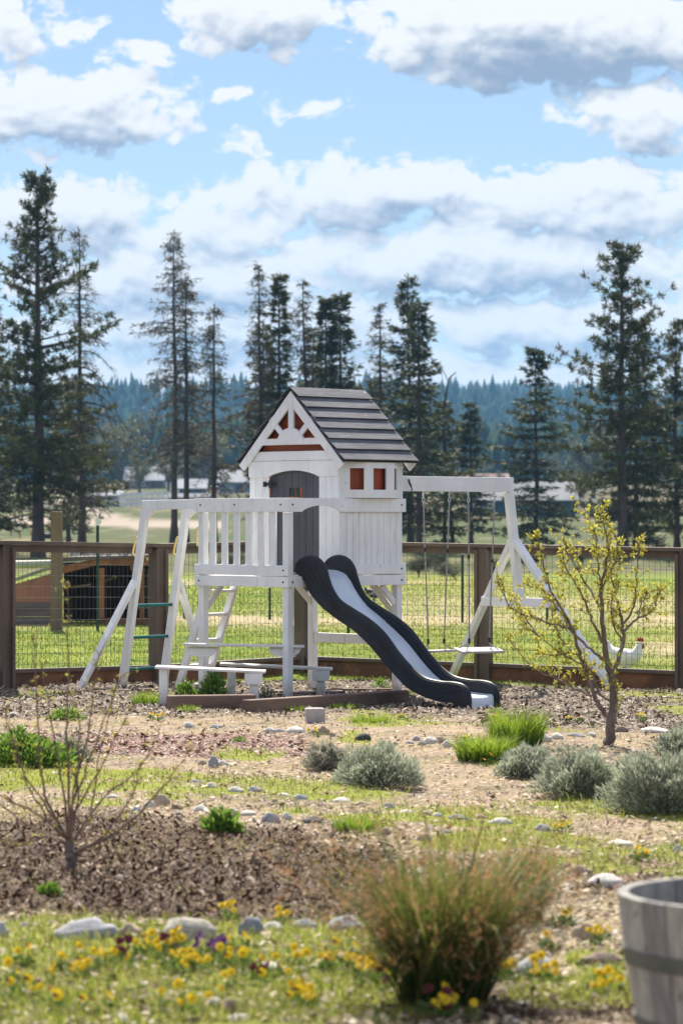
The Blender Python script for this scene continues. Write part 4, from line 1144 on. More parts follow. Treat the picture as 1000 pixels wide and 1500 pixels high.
# ---------------------------------------------------------------- stones
def rock_mesh(name, seed, mats_, jag=.0):
    import bmesh
    bm = bmesh.new(); bmesh.ops.create_icosphere(bm, subdivisions=3, radius=.5)
    for v in bm.verts:
        n_ = mnoise.noise(v.co*1.5+Vector((seed*3.1, 0, 0)))*.34+mnoise.noise(v.co*4+Vector((0, seed*2.3, 0)))*(.06+jag)
        v.co *= 1+n_
        if jag: v.co = Vector([round(c*4)/4*.35+c*.65 for c in v.co])
        v.co.z = max(v.co.z, -.22)
    me = bpy.data.meshes.new(name); bm.to_mesh(me); bm.free(); me.materials.append(mats_)
    me.polygons.foreach_set('use_smooth', np.ones(len(me.polygons), bool))
    return me
def rockmat(nm, a, b, w): return mat(nm, a, b, 6, .85, bump=.35, bscale=22, wear=w, wscale=16, wlo=.56, whi=.68, vary=.12)
RM = {'gray': rockmat('grey_river_stone', (.36, .36, .37), (.26, .26, .27), (.48, .48, .47)), 'tan': rockmat('tan_stone', (.42, .32, .22), (.32, .24, .17), (.5, .42, .33)),
      'white': rockmat('pale_stone', (.58, .55, .50), (.46, .42, .37), (.66, .64, .60)), 'speck': rockmat('speckled_stone', (.40, .36, .29), (.25, .23, .19), (.5, .47, .42)),
      'blue': rockmat('blue_grey_stone', (.22, .24, .27), (.15, .16, .18), (.36, .37, .39)), 'brown': rockmat('brown_stone', (.26, .19, .14), (.17, .12, .09), (.36, .3, .25)), 'dark': rockmat('dark_stone', (.075, .07, .07), (.045, .042, .042), (.14, .13, .13))}
RMESH = {}
def stone(px, py, w_, h_, kind, label, group=None, k=0, name='stone'):
    """px, py: where the middle of its foot stands; w_, h_: its size as seen"""
    jag = .08 if kind in ('blue', 'dark') else .022
    if (kind, k) not in RMESH: RMESH[(kind, k)] = rock_mesh('stone', k*7+len(RMESH)+1, RM[kind], jag)
    g = G(px, py); s_ = g.y/F
    o = bpy.data.objects.new(name, RMESH[(kind, k)]); COL.objects.link(o)
    wx = w_*s_; hz_ = h_*s_
    o.scale = (wx, wx*random.uniform(.6, .85), hz_*1.7); o.location = (g.x, g.y+wx*.25, g.z+hz_*.14); o.rotation_euler = (random.uniform(-.08, .08), random.uniform(-.1, .1), random.uniform(-.35, .35))
    return tag(o, label, 'stone', group)
GF = 'river stones edging the front flower bed'
for t_ in ((123, 1379, 92, 30, 'gray', 'long smooth grey river stone at the left of the front row'), (192, 1376, 38, 24, 'tan', 'tan rounded stone between the two biggest grey ones'), (275, 1381, 78, 34, 'speck', 'big speckled rounded stone in the front row left of the grass clump'),
           (228, 1372, 24, 11, 'tan', 'flat little tan stone beside the big speckled stone'), (367, 1374, 36, 28, 'blue', 'jagged blue grey stone in the front row'), (400, 1366, 32, 14, 'white', 'white wedge shaped stone right of the jagged blue grey stone'), (446, 1364, 36, 17, 'gray', 'grey rounded stone standing near the ornamental grass'), (506, 1367, 52, 24, 'gray', 'wide pale grey stone half behind the ornamental grass'),
           (36, 1361, 18, 9, 'gray', 'small grey stone near the left edge of the front row'), (-2, 1377, 28, 26, 'gray', 'grey stone cut off by the left edge of the picture')):
    stone(*t_, group=GF, k=hash(t_[5]) % 1)
GB = 'flat stones among the yellow pansies'
for t_ in ((395, 1422, 52, 11, 'white', 'long flat white stone among the pansies, centre of the bed'), (440, 1424, 26, 9, 'white', 'small flat white stone at the right end of the long flat one'), (345, 1433, 28, 13, 'white', 'white chipped stone left of the long flat one'), (336, 1489, 32, 26, 'brown', 'brown tilted stone low in the pansy bed'), (314, 1479, 28, 18, 'white', 'pale stone leaning by the brown tilted stone'),
           (193, 1457, 26, 11, 'tan', 'tan stone at the left of the pansy bed'), (352, 1497, 44, 11, 'white', 'flat white stone at the bottom edge of the pansy bed'), (246, 1476, 30, 13, 'tan', 'low tan stone between pansies left of the brown one'), (252, 1394, 14, 6, 'white', 'tiny white pebble behind the pansies')):
    stone(*t_, group=GB, k=1)
GR = 'stones at the right of the ornamental grass'
for t_ in ((862, 1378, 46, 26, 'tan', 'rounded tan boulder between ornamental grass and barrel'), (790, 1431, 66, 26, 'gray', 'flat pale grey stone at the foot of the ornamental grass'), (884, 1417, 66, 20, 'brown', 'flat brown slab stone touching the barrel side'), (855, 1418, 26, 12, 'dark', 'dark stone under the flat brown slab'),
           (888, 1300, 52, 18, 'white', 'pale cluster stone just behind the barrel rim'), (850, 1283, 38, 16, 'tan', 'tan stone up from the barrel in the curved row'), (831, 1279, 24, 14, 'brown', 'brownish stone at the upper end of the curved row'), (905, 1241, 40, 9, 'white', 'flat white stone on the gravel above the barrel'), (993, 1252, 16, 14, 'gray', 'grey stone at the right edge above the barrel')):
    stone(*t_, group=GR, k=0)
GM = 'stones edging the turf strip across the garden'
mid = [(396, 1207, 28, 17, 'gray', 'rounded grey stone at the corner of the dark mulch bed'), (460, 1206, 32, 9, 'dark', 'dark flat stone in the turf strip'), (622, 1233, 24, 12, 'tan', 'tan stone seen just over the ornamental grass'), (732, 1210, 38, 12, 'white', 'long white stone over the right of the ornamental grass'), (794, 1220, 24, 13, 'gray', 'grey stone at the right end of the stone line'), (704, 1203, 20, 9, 'tan', 'pinkish stone left of the long white stone'),
       (234, 1181, 30, 17, 'tan', 'tan boulder behind the bare sapling'), (219, 1184, 20, 12, 'white', 'white stone left of the tan boulder'), (312, 1124, 15, 17, 'gray', 'upright grey stone at the left of the grass patch')]
for t_ in mid: stone(*t_, group=GM, k=1)
for j, (px, py, w_, h_) in enumerate(((494, 1211, 18, 10), (568, 1187, 18, 11), (596, 1195, 24, 8), (624, 1198, 18, 9), (641, 1199, 18, 8), (670, 1203, 28, 10), (500, 1176, 26, 7), (530, 1180, 22, 6), (345, 1163, 24, 10), (372, 1162, 23, 10), (362, 1195, 26, 7), (258, 1187, 19, 9), (294, 1191, 22, 11), (286, 1149, 20, 7), (308, 1156, 14, 9), (296, 1121, 13, 7), (326, 1122, 15, 8), (440, 1172, 22, 8), (420, 1201, 14, 10), (564, 1223, 18, 10), (690, 1206, 16, 7), (655, 1222, 14, 6), (340, 1190, 14, 6), (470, 1182, 16, 6), (415, 1168, 18, 6), (200, 1190, 16, 8), (165, 1170, 18, 6))):
    stone(px, py, w_, h_, ('white', 'gray', 'white', 'tan')[j % 4], 'small pale stone of the line edging the turf strip', GM+', small', j % 2)
GU = 'stones along the edge of the play area'
for t_ in ((530, 1087, 24, 12, 'dark', 'black stone behind the darker lavender clump'), (474, 1076, 18, 13, 'tan', 'tan cube-like stone left of the black stone'), (432, 1075, 26, 10, 'white', 'white stone between gravel and the concrete block'), (910, 1073, 22, 9, 'brown', 'brown stone right of the leafing tree trunk'), (960, 1074, 42, 8, 'white', 'long flat white stone right of the leafing tree'), (798, 1087, 20, 11, 'white', 'white stone left of the leafing tree behind lavender')):
    stone(*t_, group=GU, k=0)
for j, (px, py, w_, h_) in enumerate(((394, 1074, 19, 8), (610, 1085, 11, 7), (630, 1090, 21, 10), (644, 1088, 19, 9), (656, 1095, 17, 10), (618, 1093, 14, 7), (676, 1092, 14, 7), (690, 1088, 10, 6), (816, 1083, 17, 9), (844, 1080, 27, 6), (866, 1079, 13, 6), (578, 1093, 10, 6), (276, 1066, 17, 8), (316, 1067, 18, 6), (410, 1073, 14, 6), (486, 1080, 12, 7), (20, 1050, 14, 7), (112, 1052, 16, 7), (600, 1090, 12, 5))):
    stone(px, py, w_, h_, ('white', 'gray', 'white', 'tan')[j % 4], 'small pale stone on the edge of the play area', GU+', small', j % 2)
g = G(461, 1059); m = MB(); m.box((0, 0, .055), (.145, .12, .115), Matrix.Rotation(.12, 3, 'Z'))
o = m.build('concrete_block', mat('pink_grey_concrete', (.42, .38, .36), (.32, .29, .28), 12, .9, bump=.3), bevel=.012, loc=(g.x, g.y, g.z)); tag(o, 'pinkish grey concrete block on the ground before the play set', 'block')

# ---------------------------------------------------------------- half barrel planter
def staves():
    m, nt = nt_new('weathered_barrel_oak'); q = NT(nt); out = q.n('ShaderNodeOutputMaterial'); p = q.n('ShaderNodeBsdfPrincipled', ins={'Roughness': .85, 'Specular IOR Level': .2})
    tc = q.n('ShaderNodeTexCoord'); o = tc.outputs['Object']; oi = q.n('ShaderNodeAttribute', attribute_name='stave'); s = q.n('ShaderNodeSeparateColor'); q.link(oi.outputs['Color'], s.inputs[0])
    n1 = q.noise(q.vmath('MULTIPLY', o, (9, 9, 1.4)), 5, 7, .65); n2 = q.noise(o, 22, 6, .7)
    c = q.mix(q.smooth(n1, .3, .7), (.225, .22, .205), (.385, .375, .355)); c = q.mix(q.smooth(n2, .58, .72), c, (.075, .065, .055))
    c = q.mix(1.0, c, q.mix(s.outputs[0], (.72, .70, .70), (1.15, 1.12, 1.05)), 'MULTIPLY'); q.link(c, p.inputs['Base Color'])
    b = q.n('ShaderNodeBump', ins={'Strength': .5, 'Distance': .01}); q.link(n1, b.inputs['Height']); q.link(b.outputs[0], p.inputs['Normal']); q.link(p.outputs[0], out.inputs['Surface']); return m
RB, HB = .395, .56
YB = 8.24
cx = (904-500)/F*YB+RB
gb = Vector((cx, YB, float(gz(cx, YB))))
bar = empty('barrel_planter', gb, 0, 'weathered grey half barrel planter with two grey green hoops', 'planter')
m = MB(); ns = 26; cols = []
for i in range(ns):
    a0, a1 = 2*math.pi*i/ns+.006, 2*math.pi*(i+1)/ns-.006; base = len(m.v); c_ = random.random()
    prof_ = [(.300, -.02), (.327, .12), (.352, .26), (.376, .40), (RB, HB)]; sub = 3; ring = []
    vs = []; k = sub+1
    for (rr, zz) in prof_:
        for j in range(k):
            a = a0+(a1-a0)*j/sub; vs.append((rr*math.cos(a), rr*math.sin(a), zz+(random.uniform(-.003, .003) if zz == HB and j == 0 else 0)))
        for j in range(k):
            a = a0+(a1-a0)*j/sub; vs.append(((rr-.03)*math.cos(a), (rr-.03)*math.sin(a), zz))
    fs = []; L = 2*k; nP = len(prof_)
    for p_ in range(nP-1):
        for j in range(sub):
            A = p_*L+j; fs.append((A, A+1, A+L+1, A+L)); A += k; fs.append((A, A+L, A+L+1, A+1))
        fs.append((p_*L, p_*L+L, p_*L+L+k, p_*L+k)); fs.append((p_*L+sub, p_*L+sub+k, p_*L+L+sub+k, p_*L+L+sub))
    T = (nP-1)*L
    for j in range(sub): fs.append((T+j, T+j+1, T+k+j+1, T+k+j))
    m.add(vs, fs); cols += [(c_, c_, c_, 1)]*len(vs)
bo = m.build('staves', staves(), bar)
at = bo.data.color_attributes.new('stave', 'FLOAT_COLOR', 'POINT'); at.data.foreach_set('color', np.array(cols, np.float32).ravel())
M_hoop = mat('grey_green_hoop', (.125, .14, .125), (.085, .095, .085), 9, .55, metallic=.3, wear=(.20, .13, .08), wscale=8, wlo=.6, whi=.72)
for za, zb_ in ((.375, .418), (.182, .232), (.01, .05)):
    rr = lambda z: np.interp(z, [-.02, .12, .26, .40, HB], [.300, .327, .352, .376, RB])
    m = MB(); m.lathe([(rr(za)+.001, za), (rr(za)+.0045, za), (rr(zb_)+.0045, zb_), (rr(zb_)+.001, zb_)], 64, closed=True); m.build('hoop', M_hoop, bar, smooth=True)
m = MB(); m.lathe([(.02, HB-.10), (.34, HB-.11)], 32); m.v.append((0, 0, HB-.095)); n0 = len(m.v)-1
m.build('soil', mat('dark_soil', (.04, .028, .02), (.08, .06, .045), 25, .95, bump=.5), bar)
r = np.random.default_rng(3)
def sprig_plant(name, base, n, hgt, spread, wdt, matn, label, cat_, group=None, lean=.5, r=r):
    rad = np.sqrt(r.uniform(0, 1, n))*spread; a = r.uniform(0, 2*np.pi, n)
    P_ = np.stack([rad*np.cos(a), rad*np.sin(a), 0*a-.01], 1)
    dirs = np.stack([np.cos(a+r.normal(0, .5, n)), np.sin(a+r.normal(0, .5, n)), 0*a], 1)
    V, f, t = blades(P_, hgt*r.uniform(.55, 1.1, n), wdt, lean*r.uniform(.1, 1.1, n), r, dirs=dirs)
    o = np_mesh(name, V, f, matn, col={'tip': np.stack([t, np.repeat(r.uniform(0, 1, n), 5), np.zeros(len(t)), np.ones(len(t))], 1)}, loc=base)
    return tag(o, label, cat_, group)
sprig_plant('seedling', gb+Vector((.04, -.05, HB-.10)), 14, .11, .025, .008, M_grass, 'thin green seedling sprouting inside the half barrel', 'seedling')

# ---------------------------------------------------------------- lavender, grasses, green clumps
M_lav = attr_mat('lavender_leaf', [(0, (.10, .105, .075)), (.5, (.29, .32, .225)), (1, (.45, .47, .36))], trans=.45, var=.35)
M_lavd = attr_mat('dull_lavender_leaf', [(0, (.11, .105, .085)), (.5, (.28, .28, .21)), (1, (.43, .42, .33))], trans=.45, var=.35)
def lavender(px, py, w_, h_, mt, label, seed, n=5200):
    r = np.random.default_rng(seed); g = G(px, py); s_ = g.y/F; a_ = w_*s_/2*1.08; hh = h_*s_*.92; b_ = a_*.9
    th = r.uniform(0, 2*np.pi, n); cz = r.uniform(.02, 1, n)**.75; rad = np.sqrt(1-cz**2)
    D = np.stack([rad*np.cos(th), rad*np.sin(th), cz], 1)
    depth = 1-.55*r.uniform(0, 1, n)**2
    lump = 1+.42*(fnoise(D[:, 0]*2+seed, D[:, 1]*2+D[:, 2]*1.5, 1.5, seed)-.5)*2+.16*(vnoise(D[:, 0]*4+seed, D[:, 1]*4+D[:, 2]*4, 2.0, seed)-.5)
    C = D*np.array([a_, b_, hh])*(depth*lump*.93)[:, None]; C[:, 2] += .005
    dirn = unit(D*np.array([1, 1, 1.2])+r.normal(0, .42, (n, 3))+np.array([0, 0, .35]))
    L = r.uniform(.022, .062, n)*np.clip(hh/.27, .7, 1.2); L = np.where(r.uniform(0, 1, n) < .015, L*2.6, L)
    V, f = sprays(C-dirn*L[:, None]*.4, dirn, L, r.uniform(.0045, .008, n), r)
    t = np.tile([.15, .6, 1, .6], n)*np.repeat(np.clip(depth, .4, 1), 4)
    m = MB()
    for k in range(46):
        d = D[k]; e = d*np.array([a_, b_, hh])*.8; m.tube([(d[0]*.03, d[1]*.03, -.01), tuple(e*.55+np.array([0, 0, hh*.08])), tuple(e)], [.006, .004, .002], 4)
    root = empty('lavender', g, 0, label, 'lavender', 'lavender clumps on the gravel')
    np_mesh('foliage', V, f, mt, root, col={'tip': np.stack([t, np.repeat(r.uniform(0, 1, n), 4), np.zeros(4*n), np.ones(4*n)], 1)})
    m.build('stems', mat('woody_stem', (.13, .10, .08), (.09, .07, .055), 9), root)
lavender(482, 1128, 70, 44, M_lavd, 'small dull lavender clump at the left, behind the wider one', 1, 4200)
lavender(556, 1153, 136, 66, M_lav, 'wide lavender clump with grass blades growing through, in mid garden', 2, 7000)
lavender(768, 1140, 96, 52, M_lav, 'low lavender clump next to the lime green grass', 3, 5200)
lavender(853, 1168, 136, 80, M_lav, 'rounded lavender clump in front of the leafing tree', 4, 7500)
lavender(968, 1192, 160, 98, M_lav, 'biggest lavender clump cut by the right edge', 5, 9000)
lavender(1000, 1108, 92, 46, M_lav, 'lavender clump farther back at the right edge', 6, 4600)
M_lime = attr_mat('lime_grass', [(0, (.06, .10, .012)), (.5, (.17, .27, .02)), (1, (.33, .40, .06))], trans=.5, var=.3)
M_leafy = attr_mat('fresh_green_leaf', [(0, (.05, .10, .015)), (.5, (.13, .23, .03)), (1, (.24, .36, .06))], trans=.45, var=.35)
g = G(755, 1096); sprig_plant('grass_clump', g, 900, .30, .17, .007, M_lime, 'tall lime green grass clump right of the slide end', 'grass clump', 'lime green grass clumps', .55)
g = G(708, 1114); sprig_plant('grass_clump', g, 700, .20, .16, .008, M_lime, 'lower lime green grass clump left of the tall one', 'grass clump', 'lime green grass clumps', .8)
g = G(552, 1146); sprig_plant('grass_clump', g, 60, .28, .05, .008, M_lime, 'few grass blades rising through the wide lavender clump', 'grass clump', 'lime green grass clumps', .7)
for px, py, n, hh, sp, lab in ((545, 1060, 260, .09, .16, 'low bright grass tuft in front of the long timber'), (520, 1216, 220, .10, .11, 'bright grass tuft behind the ornamental grass, left'), (500, 1040, 160, .08, .18, 'grass tuft on the shade side of the long timber'), (600, 1018, 90, .06, .12, 'short tuft near the foot of the far post'), (215, 1032, 190, .13, .12, 'green tuft at the left foot of the front bench'), (425, 1042, 120, .07, .12, 'small tuft before the corner post'), (724, 1046, 60, .07, .05, 'grass blades at the right lip of the slide'), (275, 1043, 120, .08, .1, 'tuft under the front bench')):
    g = G(px, py); sprig_plant('grass_tuft', g, n, hh, sp, .007, M_lime, lab, 'grass tuft', 'grass tufts around the play set', .7)

def leafy(px, py, w_, h_, n, ll, label, seed, mt=M_leafy, cat_='plant', name='leafy_plant', group=None):
    r = np.random.default_rng(seed); g = G(px, py); s_ = g.y/F; a_ = w_*s_/2; hh = h_*s_
    th = r.uniform(0, 2*np.pi, n); cz = r.uniform(0, 1, n); rad = np.sqrt(1-cz**2)*r.uniform(.3, 1, n)
    C = np.stack([rad*np.cos(th)*a_, rad*np.sin(th)*a_*.8, cz*hh*(.55+.75*fnoise(np.cos(th)*2, np.sin(th)*2, 1.3, seed))*r.uniform(.4, 1, n)], 1)
    D = unit(np.stack([np.cos(th)*.8, np.sin(th)*.8, .5+cz], 1)+r.normal(0, .45, (n, 3)))
    V, f = sprays(C, D, ll*r.uniform(.6, 1.2, n), ll*.38*r.uniform(.7, 1.2, n), r)
    t = np.tile([.1, .5, 1, .5], n)
    root = empty(name, g, 0, label, cat_, group)
    np_mesh('leaves', V, f, mt, root, col={'tip': np.stack([t, np.repeat(r.uniform(0, 1, n), 4), np.zeros(4*n), np.ones(4*n)], 1)})
    m = MB()
    for k in range(14): m.tube([(0, 0, -.01), tuple(C[k]*.5), tuple(C[k])], [.005, .004, .002], 4)
    m.build('stems', mat('green_stem', (.10, .12, .04), (.08, .09, .03), 9), root)
leafy(40, 1122, 150, 52, 4200, .038, 'wide fresh green mounded plant at the left edge', 21)
leafy(103, 1116, 66, 44, 1500, .030, 'duller green clump beside the wide mounded plant', 22, M_lavd)
leafy(325, 1222, 52, 36, 420, .055, 'bright green leafy tuft at the rim of the dark mulch', 23)
leafy(313, 1023, 42, 40, 620, .055, 'dark leafy plant growing under the table by the left post', 24)
leafy(272, 1020, 30, 24, 300, .045, 'small leafy plant left of the one under the table', 25)
leafy(97, 1055, 60, 18, 420, .035, 'low green weed patch left of the front bench', 26)
leafy(72, 1312, 30, 12, 160, .035, 'small green weed in the dark mulch by the sapling foot', 27)
leafy(555, 1008, 30, 14, 160, .03, 'small weed near the back timber', 28)
leafy(392, 1022, 26, 20, 220, .03, 'grey green weed below the table', 29, M_lavd)
leafy(350, 1088, 22, 8, 120, .025, 'tiny weed on the reddish gravel', 30)

# ornamental grass in front
M_orn = attr_mat('rusty_ornamental_grass', [(0, (.014, .022, .006)), (.22, (.045, .085, .014)), (.55, (.115, .16, .028)), (.78, (.22, .18, .055)), (1, (.38, .23, .10))], trans=.45, var=.4)
M_head = attr_mat('seed_head', [(0, (.26, .12, .05)), (1, (.52, .29, .14))], trans=.4, var=.4)
def orn(px, py, w_, h_, n, label, seed, base=.45, rust=1.0):
    r = np.random.default_rng(seed); g = G(px, py); s_ = g.y/F; hh = h_*s_; a_ = w_*s_/2
    rad = np.sqrt(r.uniform(0, 1, n)); th = r.uniform(0, 2*np.pi, n)
    P_ = np.stack([rad*np.cos(th)*a_*base, rad*np.sin(th)*a_*base*.8, -.01+0*th], 1)
    tall = r.uniform(0, 1, n) < .35
    ln = hh*np.where(tall, r.uniform(.7, 1.12, n), r.uniform(.35, .85, n))*(1-.10*rad)
    out_ = ln/hh*(rad*.85+.12)*(a_*(1-base))*r.uniform(.5, 1.6, n)*np.where(r.uniform(0, 1, n) < .14, 1.7, 1)+r.normal(0, .035, n)
    a2 = th+r.normal(0, .7, n)
    d = np.stack([np.cos(a2), np.sin(a2), 0*th], 1); side = np.stack([-d[:, 1], d[:, 0], 0*th], 1)
    K = 7; tt_ = np.linspace(0, 1, K); V = np.empty((n, K, 2, 3)); dro = np.where(r.uniform(0, 1, n) < .28, r.uniform(.15, .6, n), r.uniform(0, .08, n)); bend = r.normal(0, .022, n); pw = r.uniform(1.2, 2.4, n)
    for k, t in enumerate(tt_):
        c = P_+d*(out_*t**pw)[:, None]+np.array([0, 0, 1.0])*(ln*(t-dro*t**3.5))[:, None]+side*(bend*t**2+np.sin(t*3+th)*.006)[:, None]
        w2 = .0028*(1-t)**.6+.0006
        V[:, k, 0] = c-side*w2; V[:, k, 1] = c+side*w2
    idx = np.arange(n)[:, None]*2*K; f = np.concatenate([idx+np.array([[2*k, 2*k+1, 2*k+3, 2*k+2]]) for k in range(K-1)])
    t = np.tile(np.repeat(tt_, 2), n); top = np.repeat(np.where(r.uniform(0, 1, n) < .40*rust, r.uniform(.85, 1, n), r.uniform(.40, .70, n)), 2*K)
    root = empty('ornamental_grass', g, 0, label, 'ornamental grass', 'rusty ornamental grasses in front')
    straw = np.repeat((r.uniform(0, 1, n) < .07)*1.0, 2*K)
    np_mesh('blades', V.reshape(-1, 3), f, M_orn, root, col={'tip': np.stack([t*top, np.repeat(r.uniform(0, 1, n), 2*K), straw, 0*t+1], 1)})
    C = []
    for i in np.where(r.uniform(0, 1, n) < .58*rust)[0]:          # seed heads strung along the upper stems
        for q_ in range(int(r.integers(1, 4))):
            k = int(r.integers(4, K)); C.append(V[i, k].mean(0)+r.normal(0, .010, (int(r.integers(3, 8)), 3)))
    C = np.concatenate(C); m_ = len(C); D = r.normal(0, 1, (m_, 3))+np.array([0, 0, .5])
    V2, f2 = sprays(C, D, r.uniform(.008, .024, m_), r.uniform(.003, .006, m_), r)
    np_mesh('seed_heads', V2, f2, M_head, root, col={'tip': np.stack([np.repeat(r.uniform(0, 1, m_), 4)]*2+[np.zeros(4*m_), np.ones(4*m_)], 1)})
orn(650, 1474, 500, 285, 1700, 'big rusty brown ornamental grass clump in the front bed', 51, .25)
orn(768, 1352, 160, 130, 800, 'smaller greener ornamental grass behind the big rusty clump', 52, .3, .5)

# pansies: single small plants, shared meshes
M_pet = {'y': mat('yellow_petal', (.85, .62, .012), (.80, .54, .01), 30, .6, trans=.35), 'm': mat('maroon_petal', (.16, .018, .022), (.10, .012, .016), 30, .6, trans=.25), 'p': mat('purple_petal', (.17, .03, .20), (.10, .02, .14), 30, .6, trans=.25)}
M_pleaf = mat('pansy_leaf', (.07, .13, .02), (.12, .19, .03), 20, .6, trans=.35)
def pansy_mesh(kind, seed, nb):
    r = np.random.default_rng(seed); parts = []; mi = []
    for b in range(nb):
        c = np.array([(b-(nb-1)/2)*.028, r.normal(0, .006), r.uniform(.045, .075)]); nrm = unit(np.array([r.normal(0, .5), -1.0+r.normal(0, .4), .9])); 
        e1 = unit(np.cross(nrm, [0, 0, 1.0])); e2 = np.cross(nrm, e1)
        for k in range(5):
            a = math.pi/2+k*2*math.pi/5; dv = e1*math.cos(a)-e2*math.sin(a); sv = np.cross(nrm, dv); rr = .0145*r.uniform(.85, 1.2)
            ring = np.array([c+nrm*.001*k, c+dv*rr*.5+sv*rr*.55+nrm*.002*k, c+dv*rr*1.05+sv*rr*.35+nrm*.003, c+dv*rr*1.05-sv*rr*.35+nrm*.003, c+dv*rr*.5-sv*rr*.55+nrm*.002*k])
            parts.append((ring, np.array([[0, 1, 2, 3]]))); mi.append(0 if (kind != 'y' or k < 4 or r.uniform() < .6) else 1); parts.append((ring, np.array([[0, 3, 4]]))); mi.append(mi[-1])
        e0 = .0045; parts.append((np.array([c+nrm*.0075+(e1*math.cos(t_)+e2*math.sin(t_))*e0 for t_ in (0, 1.57, 3.14, 4.71)]), np.array([[0, 1, 2, 3]]))); mi.append(1)
    Vp, fp = cat(*parts)
    mq = [m_ for m_, p_ in zip(mi, parts) if p_[1].shape[1] == 4]; mt_ = [m_ for m_, p_ in zip(mi, parts) if p_[1].shape[1] == 3]
    n = 20; C = np.stack([r.normal(0, .014, n), r.normal(0, .014, n), r.uniform(0, .035, n)], 1); D = r.normal(0, 1, (n, 3)); D[:, 2] = np.abs(D[:, 2])*.7
    V, f = sprays(C, D, r.uniform(.02, .04, n), r.uniform(.008, .014, n), r)
    Va, fa = cat((Vp, fp), (V, f))
    nq = len(fp[0]); 
    midx = mq+[2]*n+mt_
    return Va, fa, midx
PAN = []
for kind, seeds in (('y', (1, 2, 3, 4, 5)), ('m', (6, 7)), ('p', (8, 9))):
    for s_ in seeds:
        Va, fa, mi = pansy_mesh(kind, s_, 1+(s_ % 3 == 0))
        o = np_mesh('pansy', Va, fa, [M_pet[kind], M_pet['m'], M_pleaf], midx=mi); PAN.append((kind, o, [0]))
LBL = {'y': 'yellow pansy blooming in the front bed', 'm': 'maroon red pansy among the yellow ones', 'p': 'purple pansy among the yellow ones'}
r = np.random.default_rng(77)
spots = []
for cx_, cy_, sx_, sy_, n, kd in ((120, 1428, 70, 12, 20, 'y'), (235, 1402, 50, 9, 14, 'y'), (270, 1422, 50, 9, 16, 'y'), (335, 1400, 30, 9, 4, 'y'), (50, 1452, 50, 22, 12, 'y'), (365, 1427, 40, 9, 10, 'y'), (485, 1425, 45, 18, 14, 'y'), (440, 1478, 16, 12, 14, 'y'), (545, 1435, 22, 12, 16, 'y'),
                            (635, 1468, 24, 14, 32, 'y'), (655, 1490, 30, 8, 10, 'y'), (570, 1450, 26, 14, 8, 'y'), (790, 1443, 34, 9, 14, 'y'), (740, 1437, 14, 8, 6, 'y'), (895, 1455, 24, 9, 9, 'y'), (825, 1360, 16, 3, 6, 'y'), (875, 1385, 14, 3, 3, 'y'), (335, 1352, 10, 4, 7, 'y'), (412, 1362, 5, 3, 3, 'y'), (800, 1395, 8, 4, 3, 'y'),
                            (90, 1485, 60, 12, 7, 'y'), (260, 1488, 70, 10, 7, 'y'), (400, 1456, 60, 16, 7, 'y'),
                            (176, 1412, 12, 5, 7, 'm'), (252, 1403, 14, 5, 6, 'm'), (560, 1455, 16, 10, 7, 'm'), (645, 1492, 16, 5, 5, 'm'), (380, 1440, 6, 4, 2, 'm'), (318, 1406, 10, 6, 7, 'p'), (290, 1410, 6, 4, 2, 'p')):
    for k in range(n if n < 4 else int(n*.8)): spots.append((cx_+r.normal(0, .6)*sx_, cy_+r.normal(0, .6)*sy_, kd))
used = set()
for px, py, kd in spots:
    pool = [i for i, p in enumerate(PAN) if p[0] == kd]; i = pool[int(r.integers(len(pool)))]
    py = min(max(py, 1345), 1512)
    g = G(px, py)
    o = PAN[i][1] if i not in used else clone(PAN[i][1]); used.add(i)
    o.location = g; o.rotation_euler = (0, 0, r.uniform(-.9, .9)); s_ = r.uniform(.75, 1.2); o.scale = (s_,)*3
    tag(o, LBL[kd], 'pansy', {'y': 'yellow pansies in the front bed', 'm': 'maroon pansies in the front bed', 'p': 'purple pansies in the front bed'}[kd])
# dandelion like yellow weeds farther off
for i, (px, py, lab) in enumerate(((103, 1140, 'yellow flowers left of the bare sapling shoots'), (238, 1056, 'yellow flowers below the front bench left leg'), (592, 1056, 'yellow flowers under the slide middle'), (722, 1058, 'yellow flowers right of the slide end'), (677, 1085, 'yellow flowers by the small pale stones'), (843, 1058, 'yellow flowers left of the leafing tree foot'), (940, 1058, 'yellow flowers right of the leafing tree foot'), (714, 1122, 'yellow flowers at the foot of the lime grass'), (824, 1220, 'yellow flowers right of the stone line'), (944, 1262, 'yellow flowers behind the barrel rim'), (458, 1081, 'yellow flowers by the tan cube-like stone'), (536, 1150, 'yellow flowers at the front of the wide lavender'))):
    for k in range(3):
        g = G(px+r.normal(0, 6), py+r.normal(0, 1.5)); o = clone(PAN[int(r.integers(5))][1]); o.name = 'yellow_flower'; o.location = g; s_ = r.uniform(.9, 1.3); o.scale = (s_, s_, s_*.7); o.rotation_euler = (0, 0, r.uniform(-2, 2))
        tag(o, lab, 'yellow flower', lab)

